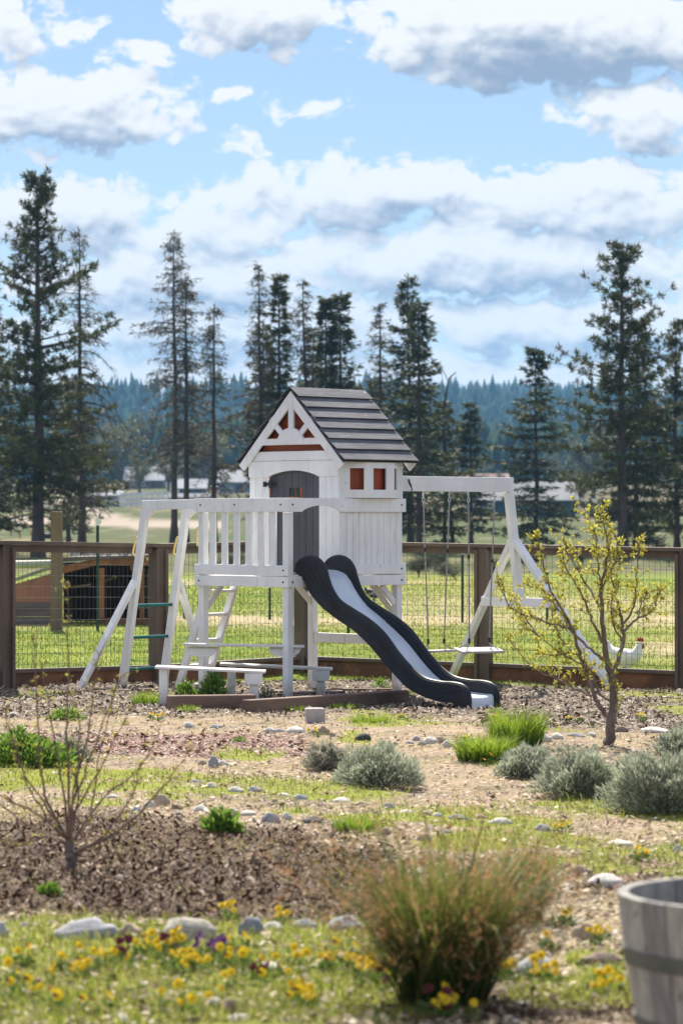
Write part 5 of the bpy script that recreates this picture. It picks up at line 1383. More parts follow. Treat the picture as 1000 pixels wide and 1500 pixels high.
# ---------------------------------------------------------------- saplings
def bark(nm, a, b): return mat(nm, a, b, 18, .8, stretch=(1, 1, .4), bump=.4)
def limb(m, pts, r0, r1, n=6):
    k = len(pts); m.tube(pts, [r0+(r1-r0)*(i/(k-1))**.8 for i in range(k)], n)
def sapling(name, base_px, Yd, limbs, label, seed, trunk_r, mats_, twig, leafn, leafl, leafw, jit, cat_, leaf_from=.35, tw_len=.16, tip_mat=None):
    r = np.random.default_rng(seed); g = W(*base_px, Yd); g.z = float(gz(g.x, Yd)); root = empty(name, g, 0, label, cat_)
    mT, mB = MB(), MB(); C = []; D = []
    for li, (pts, r0, r1) in enumerate(limbs):
        dy = 0.0; P_ = []
        drift = r.normal(0, jit) if li else 0
        for i, p in enumerate(pts):
            f_ = i/(len(pts)-1); w_ = W(p[0], p[1], Yd)-g; w_.y = drift*f_*(1 if li else 0)
            P_.append(np.array(w_))
        P_[0] = P_[0]; cr_ = [x+r.normal(0, .004, 3)*(0 < i) for i, x in enumerate(crom(P_, 5))]
        limb(mT if li == 0 else mB, cr_, r0, r1, 8 if li == 0 else 5)
        n = len(cr_)
        for i in range(n):
            f_ = i/(n-1)
            if f_ < leaf_from*(1 if li else 1.3): continue
            for q_ in range(twig):
                p = cr_[i]+(cr_[min(i+1, n-1)]-cr_[i])*r.uniform(); ax = unit(cr_[min(i+1, n-1)]-cr_[max(i-1, 0)]); d = unit(ax*r.uniform(.3, 1)+r.normal(0, .6, 3)+np.array([0, 0, .25]))
                L = tw_len*r.uniform(.2, 1.0)
                if r.uniform() < .55: L *= .3
                e = p+d*L; mB.tube([p, p+d*L*.5+r.normal(0, .006, 3), e], [.0028, .0022, .0014], 4)
                C.append(e); D.append(d)
                if L > .09: C.append(p+d*L*.6); D.append(d)
        C.append(cr_[-1]); D.append(unit(cr_[-1]-cr_[-2]))
    tr_ = mT.build('trunk', mats_[0], root, smooth=True); mB.build('branches', mats_[1], root, smooth=True)
    C = np.array(C); D = np.array(D); n = len(C); rep = leafn
    C2 = np.repeat(C, rep, 0)+r.normal(0, .004, (n*rep, 3)); D2 = np.repeat(D, rep, 0)*.7+r.normal(0, .75, (n*rep, 3)); k = n*rep
    V, f = sprays(C2, D2, leafl*r.uniform(.5, 1.2, k), leafw*r.uniform(.6, 1.2, k), r)
    np_mesh('leaves', V, f, mats_[2], root, col={'tip': np.stack([np.tile([0, .6, 1, .6], k), np.repeat(r.uniform(0, 1, k), 4), np.zeros(4*k), np.ones(4*k)], 1)})
    return root
z7 = lambda L: [(720+a*.28, 740+b*.28) for a, b in L]
M_bk = bark('grey_brown_bark', (.17, .13, .105), (.10, .075, .06)); M_bk2 = bark('young_brown_bark', (.20, .15, .12), (.12, .085, .07))
M_yl = attr_mat('yellow_green_leaf', [(0, (.24, .24, .03)), (.5, (.42, .40, .06)), (1, (.58, .52, .14))], trans=.5, var=.25)
TL = [(z7([(610, 1255), (618, 1190), (628, 1120), (640, 1000), (625, 900), (605, 820)]), .040, .024),
      (z7([(605, 820), (585, 700), (575, 560), (570, 430), (590, 330), (600, 200), (565, 40)]), .023, .004),
      (z7([(635, 885), (690, 720), (690, 620), (670, 500), (640, 380), (635, 260)]), .018, .004), (z7([(690, 660), (760, 600), (850, 550), (890, 450)]), .012, .003),
      (z7([(615, 1110), (560, 1050), (520, 940), (470, 800), (420, 640), (330, 480), (270, 300), (240, 160)]), .022, .003),
      (z7([(625, 1030), (560, 980), (520, 860), (400, 800), (250, 690), (160, 600)]), .013, .003), (z7([(520, 1000), (430, 960), (340, 910), (230, 860), (110, 720)]), .010, .003),
      (z7([(600, 820), (500, 740), (400, 650), (250, 600), (100, 540), (40, 410)]), .013, .003), (z7([(580, 720), (520, 600), (470, 480), (380, 330), (350, 230)]), .012, .003),
      (z7([(690, 620), (740, 530), (750, 400), (760, 220)]), .009, .003), (z7([(575, 560), (520, 440), (440, 300), (400, 190)]), .010, .003),
      (z7([(570, 470), (600, 380), (650, 270), (640, 150)]), .008, .003), (z7([(420, 640), (360, 560), (300, 470), (200, 420)]), .008, .003), (z7([(690, 720), (640, 640), (620, 520), (660, 420)]), .008, .003),
      (z7([(470, 800), (380, 720), (340, 600), (330, 500)]), .008, .003), (z7([(575, 560), (560, 380), (540, 250), (520, 130)]), .008, .003), (z7([(600, 330), (590, 220), (560, 120), (555, 20)]), .006, .003),
      (z7([(520, 860), (440, 780), (330, 800), (260, 780)]), .007, .003), (z7([(760, 600), (790, 520), (820, 470)]), .006, .003), (z7([(250, 690), (180, 590), (130, 500)]), .006, .003)]
sapling('leafing_tree', (890, 1090), 20.9, TL, 'young tree with yellow green new leaves right of the swings', 61, .04, (M_bk, M_bk2, M_yl), 2, 8, .035, .016, .24, 'young tree', .28, .14)
SL = [([(104, 1278), (102, 1250), (100, 1226)], .024, .019),
      ([(100, 1228), (72, 1175), (60, 1100), (56, 1000), (54, 930)], .0075, .0017), ([(100, 1226), (92, 1150), (75, 1060), (62, 975)], .007, .0017), ([(103, 1230), (112, 1150), (130, 1080), (142, 1000), (150, 950)], .0075, .0017),
      ([(102, 1226), (98, 1100), (97, 980), (95, 862)], .0075, .0017), ([(106, 1252), (180, 1212), (240, 1152), (276, 1100)], .0075, .0017), ([(104, 1238), (150, 1172), (200, 1130), (230, 1080)], .007, .0017),
      ([(100, 1226), (50, 1190), (5, 1165), (-35, 1115)], .007, .0017), ([(100, 1236), (40, 1212), (-20, 1165), (-60, 1130)], .0065, .0017), ([(103, 1228), (115, 1180), (160, 1100), (190, 1040)], .0065, .0017),
      ([(102, 1240), (60, 1225), (20, 1240), (-20, 1215)], .0065, .0017), ([(104, 1236), (130, 1200), (140, 1120), (165, 1010)], .0065, .0017), ([(100, 1228), (82, 1200), (30, 1120), (10, 1040)], .0065, .0017), ([(108, 1250), (150, 1225), (190, 1170), (205, 1120)], .006, .0017), ([(98, 1230), (70, 1200), (40, 1150), (25, 1090)], .006, .0017), ([(101, 1228), (108, 1160), (118, 1090), (112, 1010)], .006, .0017), ([(103, 1228), (122, 1140), (150, 1060), (178, 985)], .006, .0017)]
M_bud = attr_mat('budding_leaf', [(0, (.22, .19, .03)), (.5, (.40, .36, .06)), (1, (.54, .48, .12))], trans=.5, var=.3)
M_bs = bark('red_brown_sapling_bark', (.22, .14, .10), (.13, .085, .065))
sapling('bare_sapling', (104, 1278), 13.35, SL, 'bare budding sapling with thin spreading shoots in the dark mulch', 63, .02, (M_bk, M_bs, M_bud), 2, 3, .018, .008, .12, 'sapling', .25, .06)
# ---------------------------------------------------------------- conifers beyond the paddock
M_trunk = mat('conifer_bark', (.10, .075, .062), (.06, .046, .038), 3, .9, stretch=(1, 1, .2), bump=.4)
M_twig = mat('conifer_twig', (.10, .075, .055), (.06, .045, .035), 3, .9)
def needles(nm, a, b, c): return attr_mat(nm, [(0, a), (.5, b), (1, c)], trans=.22, var=.45)
NM = {'fir': needles('dark_fir_needles', (.026, .036, .014), (.055, .070, .024), (.10, .11, .036)), 'pine': needles('pine_needles', (.032, .042, .014), (.072, .083, .024), (.135, .13, .04)),
      'larch': needles('sparse_larch_needles', (.045, .045, .022), (.085, .080, .034), (.13, .12, .05)), 'olive': needles('olive_fir_needles', (.038, .046, .014), (.08, .088, .024), (.14, .135, .04))}
def conifer(px, base_py, top_py, halfw, kind, label, seed, start=.12, dens=1.0, lean=0.0, Yd=None, extra=None, group='conifers beyond the paddock'):
    r = np.random.default_rng(seed)
    g = G(px, base_py) if Yd is None else W(px, base_py, Yd)
    if Yd is not None: g.z = float(gz(g.x, Yd))
    s_ = g.y/F; H = (base_py-top_py)*s_; RW = halfw*s_*1.32
    root = empty('conifer', g, 0, label, 'conifer tree', group)
    nn = 14; wob = np.cumsum(r.normal(0, .035, (nn, 2)), 0)*.6
    tp_ = [np.array([wob[i, 0]+lean*H*i/nn, wob[i, 1], H*i/(nn-1)-.2*(i == 0)]) for i in range(nn)]
    at_ = lambda t: np.array([np.interp(t, np.linspace(0, 1, nn), [p[j] for p in tp_]) for j in range(3)])
    m = MB(); tr0 = (.014 if halfw > 75 else .009)*H+.03
    m.tube(tp_, [tr0*(1-i/(nn-1))**.85+.015+(.10 if i == 0 else 0) for i in range(nn)], 9); m.build('trunk', M_trunk, root, smooth=True)
    mB = MB(); C = []; D = []; LS = []
    par = {'fir': dict(n=7.2, gap=.29, up=.22, droop=.42, clus=.26, rep=14, nl=(.17, .36), nw=.048, prof=.95), 'olive': dict(n=6.8, gap=.29, up=.25, droop=.35, clus=.26, rep=13, nl=(.17, .36), nw=.048, prof=.95),
           'pine': dict(n=6.6, gap=.31, up=.50, droop=.30, clus=.30, rep=24, nl=(.16, .30), nw=.050, prof=.72), 'larch': dict(n=6.5, gap=.30, up=.16, droop=.5, clus=.26, rep=6, nl=(.11, .26), nw=.038, prof=.8)}[kind]
    z = start; side_bias = r.normal(0, .2, 8)
    while z < .985:
        rel = (z-start)/(1-start)
        shape = min(1.0, .55+rel*3.2)*(1-rel)**par['prof']
        for b in range(max(2, int(r.poisson(par['n'])))):
            if r.uniform() > dens*(.75+.25*rel): continue
            a = r.uniform(0, 2*np.pi); L = RW*shape*(1.18 if r.uniform() < .45 else .72)*r.uniform(.6, 1.12)*(1+.3*math.sin(a*2+seed+z*13))+.15
            if r.uniform() < .06: L *= 1.25
            p0 = at_(min(z+r.uniform(0, .02), 1)); d = np.array([math.cos(a), math.sin(a), 0]); up_ = par['up']*(rel*1.6-.35)
            K = 5; pts = [p0+d*L*t+np.array([0, 0, L*(up_*t-par['droop']*(1-rel)*t*t*.75+(.20*t**3 if kind != 'larch' else 0))])+r.normal(0, .03, 3)*t for t in np.linspace(0, 1, K)]
            mB.tube(pts, [max(.010, .032*(1-t)*(.5+L/3)) for t in np.linspace(0, 1, K)], 3, cap=False)
            n_ = max(2, int(L/par['clus']))
            for i in range(n_):
                t = (i+.6+r.uniform(-.4, .4))/n_
                if t < (.12 if kind in ('fir', 'olive') else .2): continue
                q_ = min(int(t*(K-1)), K-2); f_ = t*(K-1)-q_; pp = pts[q_]*(1-f_)+pts[q_+1]*f_
                wd = .34*L*(1-t)*.55+.10
                sd = np.array([-d[1], d[0], 0])
                k_ = par['rep']
                off = sd*r.uniform(-1, 1, k_)[:, None]*wd
                if kind == 'pine':
                    c0 = pp+sd*r.uniform(-1, 1)*wd; C.append(np.repeat(c0[None], k_, 0)+r.normal(0, .05, (k_, 3))); D.append(r.normal(0, .7, (k_, 3))+np.array([0, 0, .5])+d*.5)
                elif kind == 'larch':
                    C.append(pp+off*.8+r.normal(0, .05, (k_, 3))); D.append(r.normal(0, .6, (k_, 3))+d*.6-np.array([0, 0, .35]))
                else:
                    C.append(pp+off+r.normal(0, .04, (k_, 3))); D.append(d*.9+np.sign((off@sd))[:, None]*sd*.7+r.normal(0, .35, (k_, 3))-np.array([0, 0, .12]))
            if kind == 'larch':
                for _ in range(int(2+L*2)):
                    t = r.uniform(.3, 1); q_ = min(int(t*(K-1)), K-2); pp = pts[q_]; e = pp+d*r.uniform(.1, .4)+np.array([-d[1], d[0], 0])*r.normal(0, .3)-np.array([0, 0, r.uniform(.05, .35)])
                    mB.tube([pp, e], [.010, .006], 3, cap=False)
        z += par['gap']/H*r.uniform(.7, 1.3)
    # leader
    for _ in range(14): C.append(at_(1)[None]-np.array([[0, 0, r.uniform(0, .5)]])); D.append(r.normal(0, .5, (1, 3))+np.array([[0, 0, .7]]))
    if extra is not None: extra(mB, at_, C, D, r, H, s_)
    C = np.concatenate(C); D = np.concatenate(D); n = len(C); sc_ = (g.y/121)
    V, f = sprays(C, D, r.uniform(*par['nl'], n)*sc_**.5, par['nw']*sc_*r.uniform(.7, 1.5, n), r)
    t = np.tile([.1, .5, 1, .5], n)
    Vb, qb, tb_ = mB.arrays()
    Va, fa = cat((V, f), (Vb, [qb]))
    midx = [0]*len(f)+[1]*len(qb)
    rn = np.concatenate([np.repeat(r.uniform(0, 1, n)*.6+.4*np.repeat(r.uniform(0, 1, n//6+1), 6)[:n], 4), np.zeros(len(Vb))]); tt_ = np.concatenate([t, np.zeros(len(Vb))])
    np_mesh('crown', Va, fa, [NM[kind], M_twig], root, midx=midx, col={'tip': np.stack([tt_, rn, 0*rn, 0*rn+1], 1)})
    return root
def droopers(mB, at_, C, D, r, H, s_):     # long bare hanging limbs on the open side
    for t0, px_, drop in ((.62, 52, 40), (.57, 62, 95), (.50, 66, 60), (.46, 60, 30), (.67, 40, 20), (.72, 30, -5), (.43, 48, 80), (.53, 45, 70)):
        p = at_(t0); L = px_*s_; dz = drop*s_; pts = [p+np.array([L*t, r.normal(0, .1), -dz*t**2.2+.12*L*t]) for t in np.linspace(0, 1, 7)]
        mB.tube(pts, [.05*(1-.8*t) for t in np.linspace(0, 1, 7)], 4, cap=False)
        for k in range(9):
            q_ = pts[int(r.integers(2, 7))]; mB.tube([q_, q_+np.array([r.uniform(-.1, .45), r.normal(0, .15), -r.uniform(.1, .6)])], [.014, .007], 3, cap=False)
conifer(56, 816, 258, 92, 'pine', 'tallest dense pine, at the far left above the animal shelter', 101, .10, 1.15)
conifer(-28, 812, 360, 80, 'fir', 'dense fir cut by the left edge behind the tallest pine', 102, .04, 1.0)
conifer(119, 812, 332, 58, 'larch', 'ragged half bare conifer with hanging limbs beside the tallest pine', 103, .12, 1.0, extra=droopers)
conifer(100, 806, 560, 70, 'olive', 'low bushy conifer filling in under the tallest pine', 104, .08, .9)
conifer(254, 800, 340, 58, 'larch', 'tall thin bare conifer over the climbing frame', 105, .26, 1.0)
conifer(271, 802, 402, 40, 'larch', 'second bare conifer close against the tall thin one', 106, .28, .9)
conifer(314, 806, 445, 36, 'larch', 'lower bare conifer standing alone left of the playhouse', 107, .22, .9)
conifer(378, 806, 388, 36, 'larch', 'tall bare topped conifer left above the playhouse roof', 108, .18, 1.15)
conifer(384, 800, 470, 34, 'olive', 'olive conifer filling the gap left of the roof', 109, .1, .9)
conifer(408, 806, 404, 30, 'olive', 'slim conifer just left of the gable peak', 110, .14, .95)
conifer(449, 806, 410, 32, 'larch', 'slim pale topped conifer behind the gable peak', 111, .12, 1.3)
conifer(462, 802, 480, 42, 'olive', 'olive green bushy conifer directly over the roof ridge', 112, .1, 1.1)
conifer(497, 806, 430, 52, 'olive', 'broad green fir over the middle of the roof', 113, .08, 1.1)
conifer(479, 806, 440, 22, 'fir', 'narrow fir spire left against the broad green fir', 114, .2, .7)
conifer(559, 806, 446, 30, 'larch', 'narrow conifer over the right end of the roof', 115, .12, 1.3)
conifer(548, 800, 560, 44, 'olive', 'low olive conifer behind the right end of the roof', 116, .05, 1.0)
conifer(602, 808, 404, 62, 'fir', 'biggest fir of the middle group, right of the roof', 117, .10, 1.05)
conifer(614, 812, 440, 44, 'fir', 'twin stem fir leaning into the biggest middle fir', 118, .12, .8)
conifer(652, 806, 590, 42, 'olive', 'short fir over the left end of the swing beam', 119, .06, .9)
conifer(690, 800, 592, 36, 'fir', 'short dark fir over the middle of the swing beam', 120, .10, .8)
conifer(783, 806, 508, 58, 'fir', 'medium fir over the leafing tree, right of the swing beam', 121, .06, 1.0)
conifer(913, 816, 362, 82, 'pine', 'tall broad pine at the right, the highest on that side', 122, .10, 1.15)
conifer(931, 814, 470, 66, 'fir', 'second stem fir behind the tall broad right pine', 123, .06, .9)
conifer(992, 812, 474, 58, 'pine', 'pine cut by the right edge', 124, .12, 1.1)
conifer(1080, 812, 420, 80, 'fir', 'fir outside to the right of the edge pine', 125, .08, 1.0)
# a dead leaning stem
g = G(664, 806); m = MB(); pts = [np.array(W(x, y, g.y)-g) for x, y in ((664, 806), (655, 700), (650, 620), (656, 560), (668, 545))]
m.tube(crom(pts, 4), list(np.linspace(.10, .02, 17)), 6)
for k, (x, y, x2, y2) in enumerate(((652, 640, 640, 600), (650, 620, 662, 585), (655, 700, 672, 660), (652, 590, 646, 545), (657, 560, 640, 530))):
    m.tube([W(x, y, g.y)-g, W((x+x2)/2, (y+y2)/2-4, g.y)-g, W(x2, y2, g.y)-g], [.03, .02, .01], 4)
o = m.build('dead_tree', M_twig, loc=g, smooth=True); tag(o, 'thin dead leaning tree stem right of the biggest middle fir', 'dead tree')

# ---------------------------------------------------------------- budding broadleaf trees and bushes
NB = {'olive': attr_mat('olive_budding_leaf', [(0, (.09, .085, .025)), (.5, (.16, .15, .045)), (1, (.23, .21, .07))], trans=.3, var=.4), 'grey': attr_mat('grey_green_leaf', [(0, (.07, .085, .05)), (.5, (.13, .15, .085)), (1, (.2, .21, .13))], trans=.3, var=.4), 'dark': attr_mat('dark_bush_leaf', [(0, (.022, .036, .02)), (.5, (.045, .06, .03)), (1, (.08, .09, .045))], trans=.25, var=.4)}
def broad(px, base_py, top_py, halfw, kind, label, seed, Yd=None, n=2600, name='budding_tree', cat_='tree', group='budding trees by the far houses'):
    r = np.random.default_rng(seed); g = G(px, base_py) if Yd is None else W(px, base_py, Yd); s_ = g.y/F; H = (base_py-top_py)*s_; RW = halfw*s_
    root = empty(name, g, 0, label, cat_, group)
    m = MB(); limbs = []
    m.tube([(0, 0, -.3), (.05*RW, 0, H*.2), (0, .04*RW, H*.4)], [.035*H, .028*H, .02*H], 7)
    for k in range(16):
        a = r.uniform(0, 2*np.pi); e = np.array([math.cos(a)*RW*r.uniform(.4, .95), math.sin(a)*RW*r.uniform(.4, .95), H*r.uniform(.45, .97)]); b = np.array([0, 0, H*r.uniform(.12, .4)])
        mid_ = (b+e)/2+np.array([0, 0, H*.06]); m.tube([b, mid_, e], [.014*H, .009*H, .004*H], 5); limbs.append((b, mid_, e))
    m.build('trunk', M_twig, root, smooth=True)
    C = []
    for b, mid_, e in limbs:
        for k in range(n//(16*6)):
            t = r.uniform(.35, 1.05); c = (1-t)**2*b+2*t*(1-t)*mid_+t*t*e; C.append(c+r.normal(0, .10*RW, (6, 3)))
    C = np.concatenate(C); k = len(C); V, f = sprays(C, r.normal(0, 1, (k, 3)), r.uniform(.03, .06, k)*H, r.uniform(.018, .035, k)*H, r)
    np_mesh('crown', V, f, NB[kind], root, col={'tip': np.stack([np.tile([0, .5, 1, .5], k), np.repeat(r.uniform(0, 1, k), 4), np.zeros(4*k), np.ones(4*k)], 1)})
for i, a in enumerate(((172, 716, 618, 44, 'olive', 'olive budding tree left of the far white roofed houses'), (222, 708, 600, 50, 'olive', 'olive budding tree above the far white roofed houses'), (300, 712, 615, 44, 'olive', 'olive budding tree above the red car'), (338, 700, 598, 40, 'olive', 'olive budding tree left of the playhouse wall'), (700, 716, 668, 22, 'grey', 'grey green budding tree over the pink roofed building'), (822, 722, 660, 34, 'grey', 'grey green budding tree behind the teal barn'), (868, 730, 620, 46, 'grey', 'grey green tree between the medium fir and the right pine'), (430, 700, 610, 60, 'olive', 'olive tree hidden behind the playhouse'), (560, 720, 640, 50, 'olive', 'olive tree behind the playhouse windows'), (204, 722, 668, 24, 'olive', 'low olive tree in front of the far left white roof'), (246, 720, 662, 26, 'olive', 'low olive tree between the two far white roofs'), (275, 724, 668, 22, 'grey', 'grey green low tree left of the open shed'), (722, 742, 690, 24, 'grey', 'grey green low tree before the pink roofed building'), (842, 752, 690, 26, 'olive', 'olive tree at the end of the teal barn'))):
    broad(*a, seed=200+i)
for i, (px, b_, t_, w_, lab) in enumerate(((612, 846, 812, 34, 'dark bush behind the fence, left of the swing ropes'), (664, 850, 822, 40, 'dark bush behind the fence between the swings'), (345, 838, 808, 34, 'dark bush behind the railing balusters'), (775, 838, 800, 28, 'dark bush below the medium fir'), (720, 848, 820, 30, 'dark bush right of the turned swing'), (400, 842, 815, 30, 'dark bush behind the railing near the corner post'), (150, 702, 664, 26, 'far dark fir bush by the pale metal shed'), (978, 830, 805, 40, 'dark bush at the right fence post'), (852, 828, 800, 30, 'dark bush behind the top of the leafing tree'), (905, 832, 806, 34, 'dark bush at the foot of the tall right pine'), (560, 842, 818, 36, 'dark bush hidden by the play set wall'), (470, 838, 812, 36, 'dark bush hidden by the slide top'), (636, 836, 806, 26, 'grey dark bush between the first swing ropes'))):
    broad(px, b_, t_, w_, 'dark', lab, 230+i, n=6500, name='bush', cat_='bush', group='dark bushes beyond the fence')

# ---------------------------------------------------------------- far buildings and vehicles
def house(px0, px1, base, eave, ridge, name, label, wallm, roofm, cat_, dep=6.0, openings=(), gable=False, group=None, rz=0.0):
    g = G((px0+px1)/2, base); s_ = g.y/F; L = (px1-px0)*s_; he = (base-eave)*s_; hr = (base-ridge)*s_
    root = empty(name, g, rz, label, cat_, group)
    m = MB(); x0, x1 = -L/2, L/2
    m.bb(x0, x1, 0, dep, -.4, he)
    if gable: m.prism([(x0, 0, he), (x1, 0, he), (0, 0, hr-.1)], (0, dep, 0))
    else:
        m.prism([(x0, 0, he), (x0, dep, he), (x0, dep/2, hr-.1)], (L, 0, 0))
    m.build('wall', wallm, root)
    m = MB(); ov = .35
    if gable:
        for sg in (-1, 1): m.prism([(0, -ov, hr), (sg*(L/2+ov), -ov, he-ov*(hr-he)/(L/2)), (sg*(L/2+ov), -ov, he-ov*(hr-he)/(L/2)+.12), (0, -ov, hr+.12)], (0, dep+2*ov, 0))
    else:
        for y0, sg in ((0, 1), (dep, -1)): m.prism([(x0-ov, dep/2, hr), (x0-ov, y0-sg*ov, he-ov*(hr-he)/(dep/2)), (x0-ov, y0-sg*ov, he-ov*(hr-he)/(dep/2)+.12), (x0-ov, dep/2, hr+.12)], (L+2*ov, 0, 0))
    m.build('roof', roofm, root)
    for kind, a, b, c, d in openings:
        xa, xb = x0+(a-px0)*s_, x0+(b-px0)*s_; za, zb_ = (base-d)*s_, (base-c)*s_
        m = MB(); m.bb(xa, xb, -.06, -.004, za, zb_); w_ = m.build(kind, M_wht if kind == 'window' else M_dkglass, root)
        if kind == 'window': MB().bb(xa+.1, xb-.1, -.075, -.062, za+.1, zb_-.1).build('pane', M_dkglass, w_)
    return root
M_wht = mat('white_siding', (.72, .72, .71), (.62, .62, .61), .6, .6); M_dkglass = mat('dark_window_glass', (.03, .035, .045), rough=.15)
M_wroof = mat('white_metal_roof', (.36, .365, .375), (.27, .275, .28), .4, .9, spec=.0); M_groof = mat('pale_grey_roof', (.23, .235, .245), (.18, .185, .19), .4, .9, spec=.0); M_proof = mat('pinkish_pale_roof', (.27, .20, .175), (.22, .16, .14), .4, .9, spec=.0)
M_teal_w = mat('dark_teal_siding', (.025, .075, .10), (.02, .06, .08), .8, .6, stretch=(4, 1, .2)); M_bgw = mat('blue_grey_siding', (.20, .25, .29), (.16, .20, .24), .8, .6); M_pale = mat('pale_blue_metal', (.34, .39, .43), (.28, .33, .37), 1.2, .5, stretch=(6, 1, .2)); M_brown = mat('brown_siding', (.18, .12, .09), (.13, .09, .07), .8, .7)
M_tarp = mat('blue_tarp', (.05, .10, .22), (.04, .07, .16), .8, .5)
house(183, 238, 716, 703, 684, 'farmhouse', 'far house with a white metal roof left of the tall bare conifer', M_brown, M_wroof, 'house', 8, (('window', 190, 196, 706, 712), ('window', 206, 212, 706, 712), ('door', 222, 226, 705, 716)), group='far houses')
house(228, 274, 712, 699, 681, 'farmhouse', 'far house with a white metal roof just right of the tall bare conifer', M_wht, M_wroof, 'house', 8, (('window', 236, 241, 702, 708), ('door', 256, 260, 701, 712)), group='far houses')
house(262, 300, 726, 715, 702, 'open_shed', 'far low blue grey shed with white roof left of the red car', M_tarp, M_wroof, 'shed', 6, (('door', 268, 280, 716, 726), ('door', 284, 296, 716, 726)), group='far houses')
house(321, 372, 722, 706, 688, 'gabled_shed', 'blue grey shed with white roof beside the playhouse wall', M_bgw, M_wroof, 'shed', 9, (('door', 345, 356, 710, 722),), group='far houses')
house(126, 174, 743, 726, 720, 'metal_shed', 'small pale blue metal shed on the field at the left', M_pale, M_wroof, 'shed', 3.2, (('door', 140, 149, 728, 743),), group='far houses')
house(246, 308, 742, 729, 724, 'white_trailer', 'long white trailer with dark windows behind the climbing frame', M_wht, M_groof, 'trailer', 3, (('window', 259, 271, 730, 736), ('window', 292, 302, 730, 736)), group='far houses')
house(690, 842, 757, 733, 706, 'teal_barn', 'dark teal barn with a pale grey roof behind the swing beam', M_teal_w, M_groof, 'barn', 12, (('window', 692, 702, 737, 745), ('window', 713, 723, 737, 745), ('window', 800, 806, 738, 745), ('door', 774, 790, 736, 757)), group='far houses')
house(672, 744, 722, 706, 694, 'long_building', 'pink roofed long building above the swing beam', M_wht, M_proof, 'building', 9, (('window', 690, 696, 709, 716), ('door', 716, 722, 708, 722)), group='far houses')
house(862, 906, 752, 742, 734, 'low_shed', 'low white shed seen through the right pine boughs', M_wht, M_groof, 'shed', 5, (('window', 870, 878, 744, 749),), group='far houses')
def car(px, base, wpx, mt, label, seed, truck=False):
    g = G(px, base); s_ = g.y/F; L = wpx*s_; k = L/4.4
    root = empty('parked_car' if not truck else 'pickup_truck', g, 0, label, 'car' if not truck else 'pickup', 'vehicles parked by the far houses'); root.scale = (k,)*3
    pr_ = [(-2.2, .35), (2.2, .35), (2.2, .75), (1.9, .88), (1.05, .95), (.55, 1.42), (-.9, 1.45), (-1.6, .98), (-2.15, .9)] if not truck else [(-2.3, .45), (2.3, .45), (2.3, .95), (1.2, 1.05), (.8, 1.65), (-.35, 1.68), (-.45, 1.1), (-2.3, 1.08)]
    m = MB(); m.prism([(x, 0, z) for x, z in pr_], (0, 1.7, 0)); m.build('body', mt, root, .06)
    m = MB(); m.prism([(x, -.012, z) for x, z in (((.95, .98), (.5, 1.36), (-.85, 1.38), (-1.4, 1.0)) if not truck else ((1.05, 1.1), (.72, 1.58), (-.28, 1.6), (-.32, 1.12)))], (0, .01, 0)); m.build('side_window', M_dkglass, root)
    for x in (-1.35, 1.35):
        for y in (.08, 1.62):
            m = MB(); m.tube([(x, y-.12, .33), (x, y+.08, .33)], .33, 14); wl = m.build('wheel', M_black, root, smooth=True)
            MB().tube([(x, y-.125, .33), (x, y-.12, .33)], .19, 10).build('rim', M_metal, wl)
    for y in (.15, 1.35): MB().bb(2.19, 2.215, y, y+.25, .62, .76).build('headlight', M_wht, root)
P_ = lambda n, c: mat(n, c, c, 1, .3, coat=.6)
car(323, 720, 22, P_('red_car_paint', (.42, .03, .03)), 'red car parked by the blue grey shed', 1)
car(346, 722, 22, P_('silver_car_paint', (.42, .44, .46)), 'silver car parked right of the red one', 2)
car(299, 719, 20, P_('dark_blue_car_paint', (.03, .045, .08)), 'dark blue car left of the red one', 3)
car(962, 764, 40, P_('white_truck_paint', (.70, .71, .72)), 'white pickup between the right pines', 4, True)
car(885, 762, 30, P_('white_car_paint', (.68, .69, .70)), 'white car seen under the tall right pine', 5)
# white rail fence on the field, utility pole
def rails(x0, x1, y0, y1, label, n=9):
    a, b = G(x0, y0), G(x1, y1); root = empty('white_rail_fence', a, 0, label, 'fence'); d = b-a; hgt = 1.5
    for i in range(n+1):
        p = d*(i/n); p.z = float(gz(a.x+p.x, a.y+p.y))-a.z; MB().bb(p.x-.08, p.x+.08, p.y-.08, p.y+.08, -.3+p.z, hgt+p.z).build('post', M_wht, root)
    m = MB()
    for i in range(n):
        p = d*(i/n); p2 = d*((i+1)/n); p.z = float(gz(a.x+p.x, a.y+p.y))-a.z; p2.z = float(gz(a.x+p2.x, a.y+p2.y))-a.z
        for z in (.35, .8, 1.25): m.board(p+Vector((0, -.09, z)), p2+Vector((0, -.09, z)), .25, .04, (0, 0, 1))
    m.build('rails', M_wht, root)
rails(176, 246, 744, 742, 'far white board fence between metal shed and trailer')
g = G(735, 716); k_ = g.y/F; m = MB(); m.tube([(0, 0, -.5), (0, 0, 30*k_)], .16, 7); m.bb(-1.1, 1.1, -.08, .08, 27*k_, 27*k_+.16); o = m.build('utility_pole', M_trunk, loc=g); tag(o, 'utility pole with a crossarm behind the pink roofed building', 'utility pole')
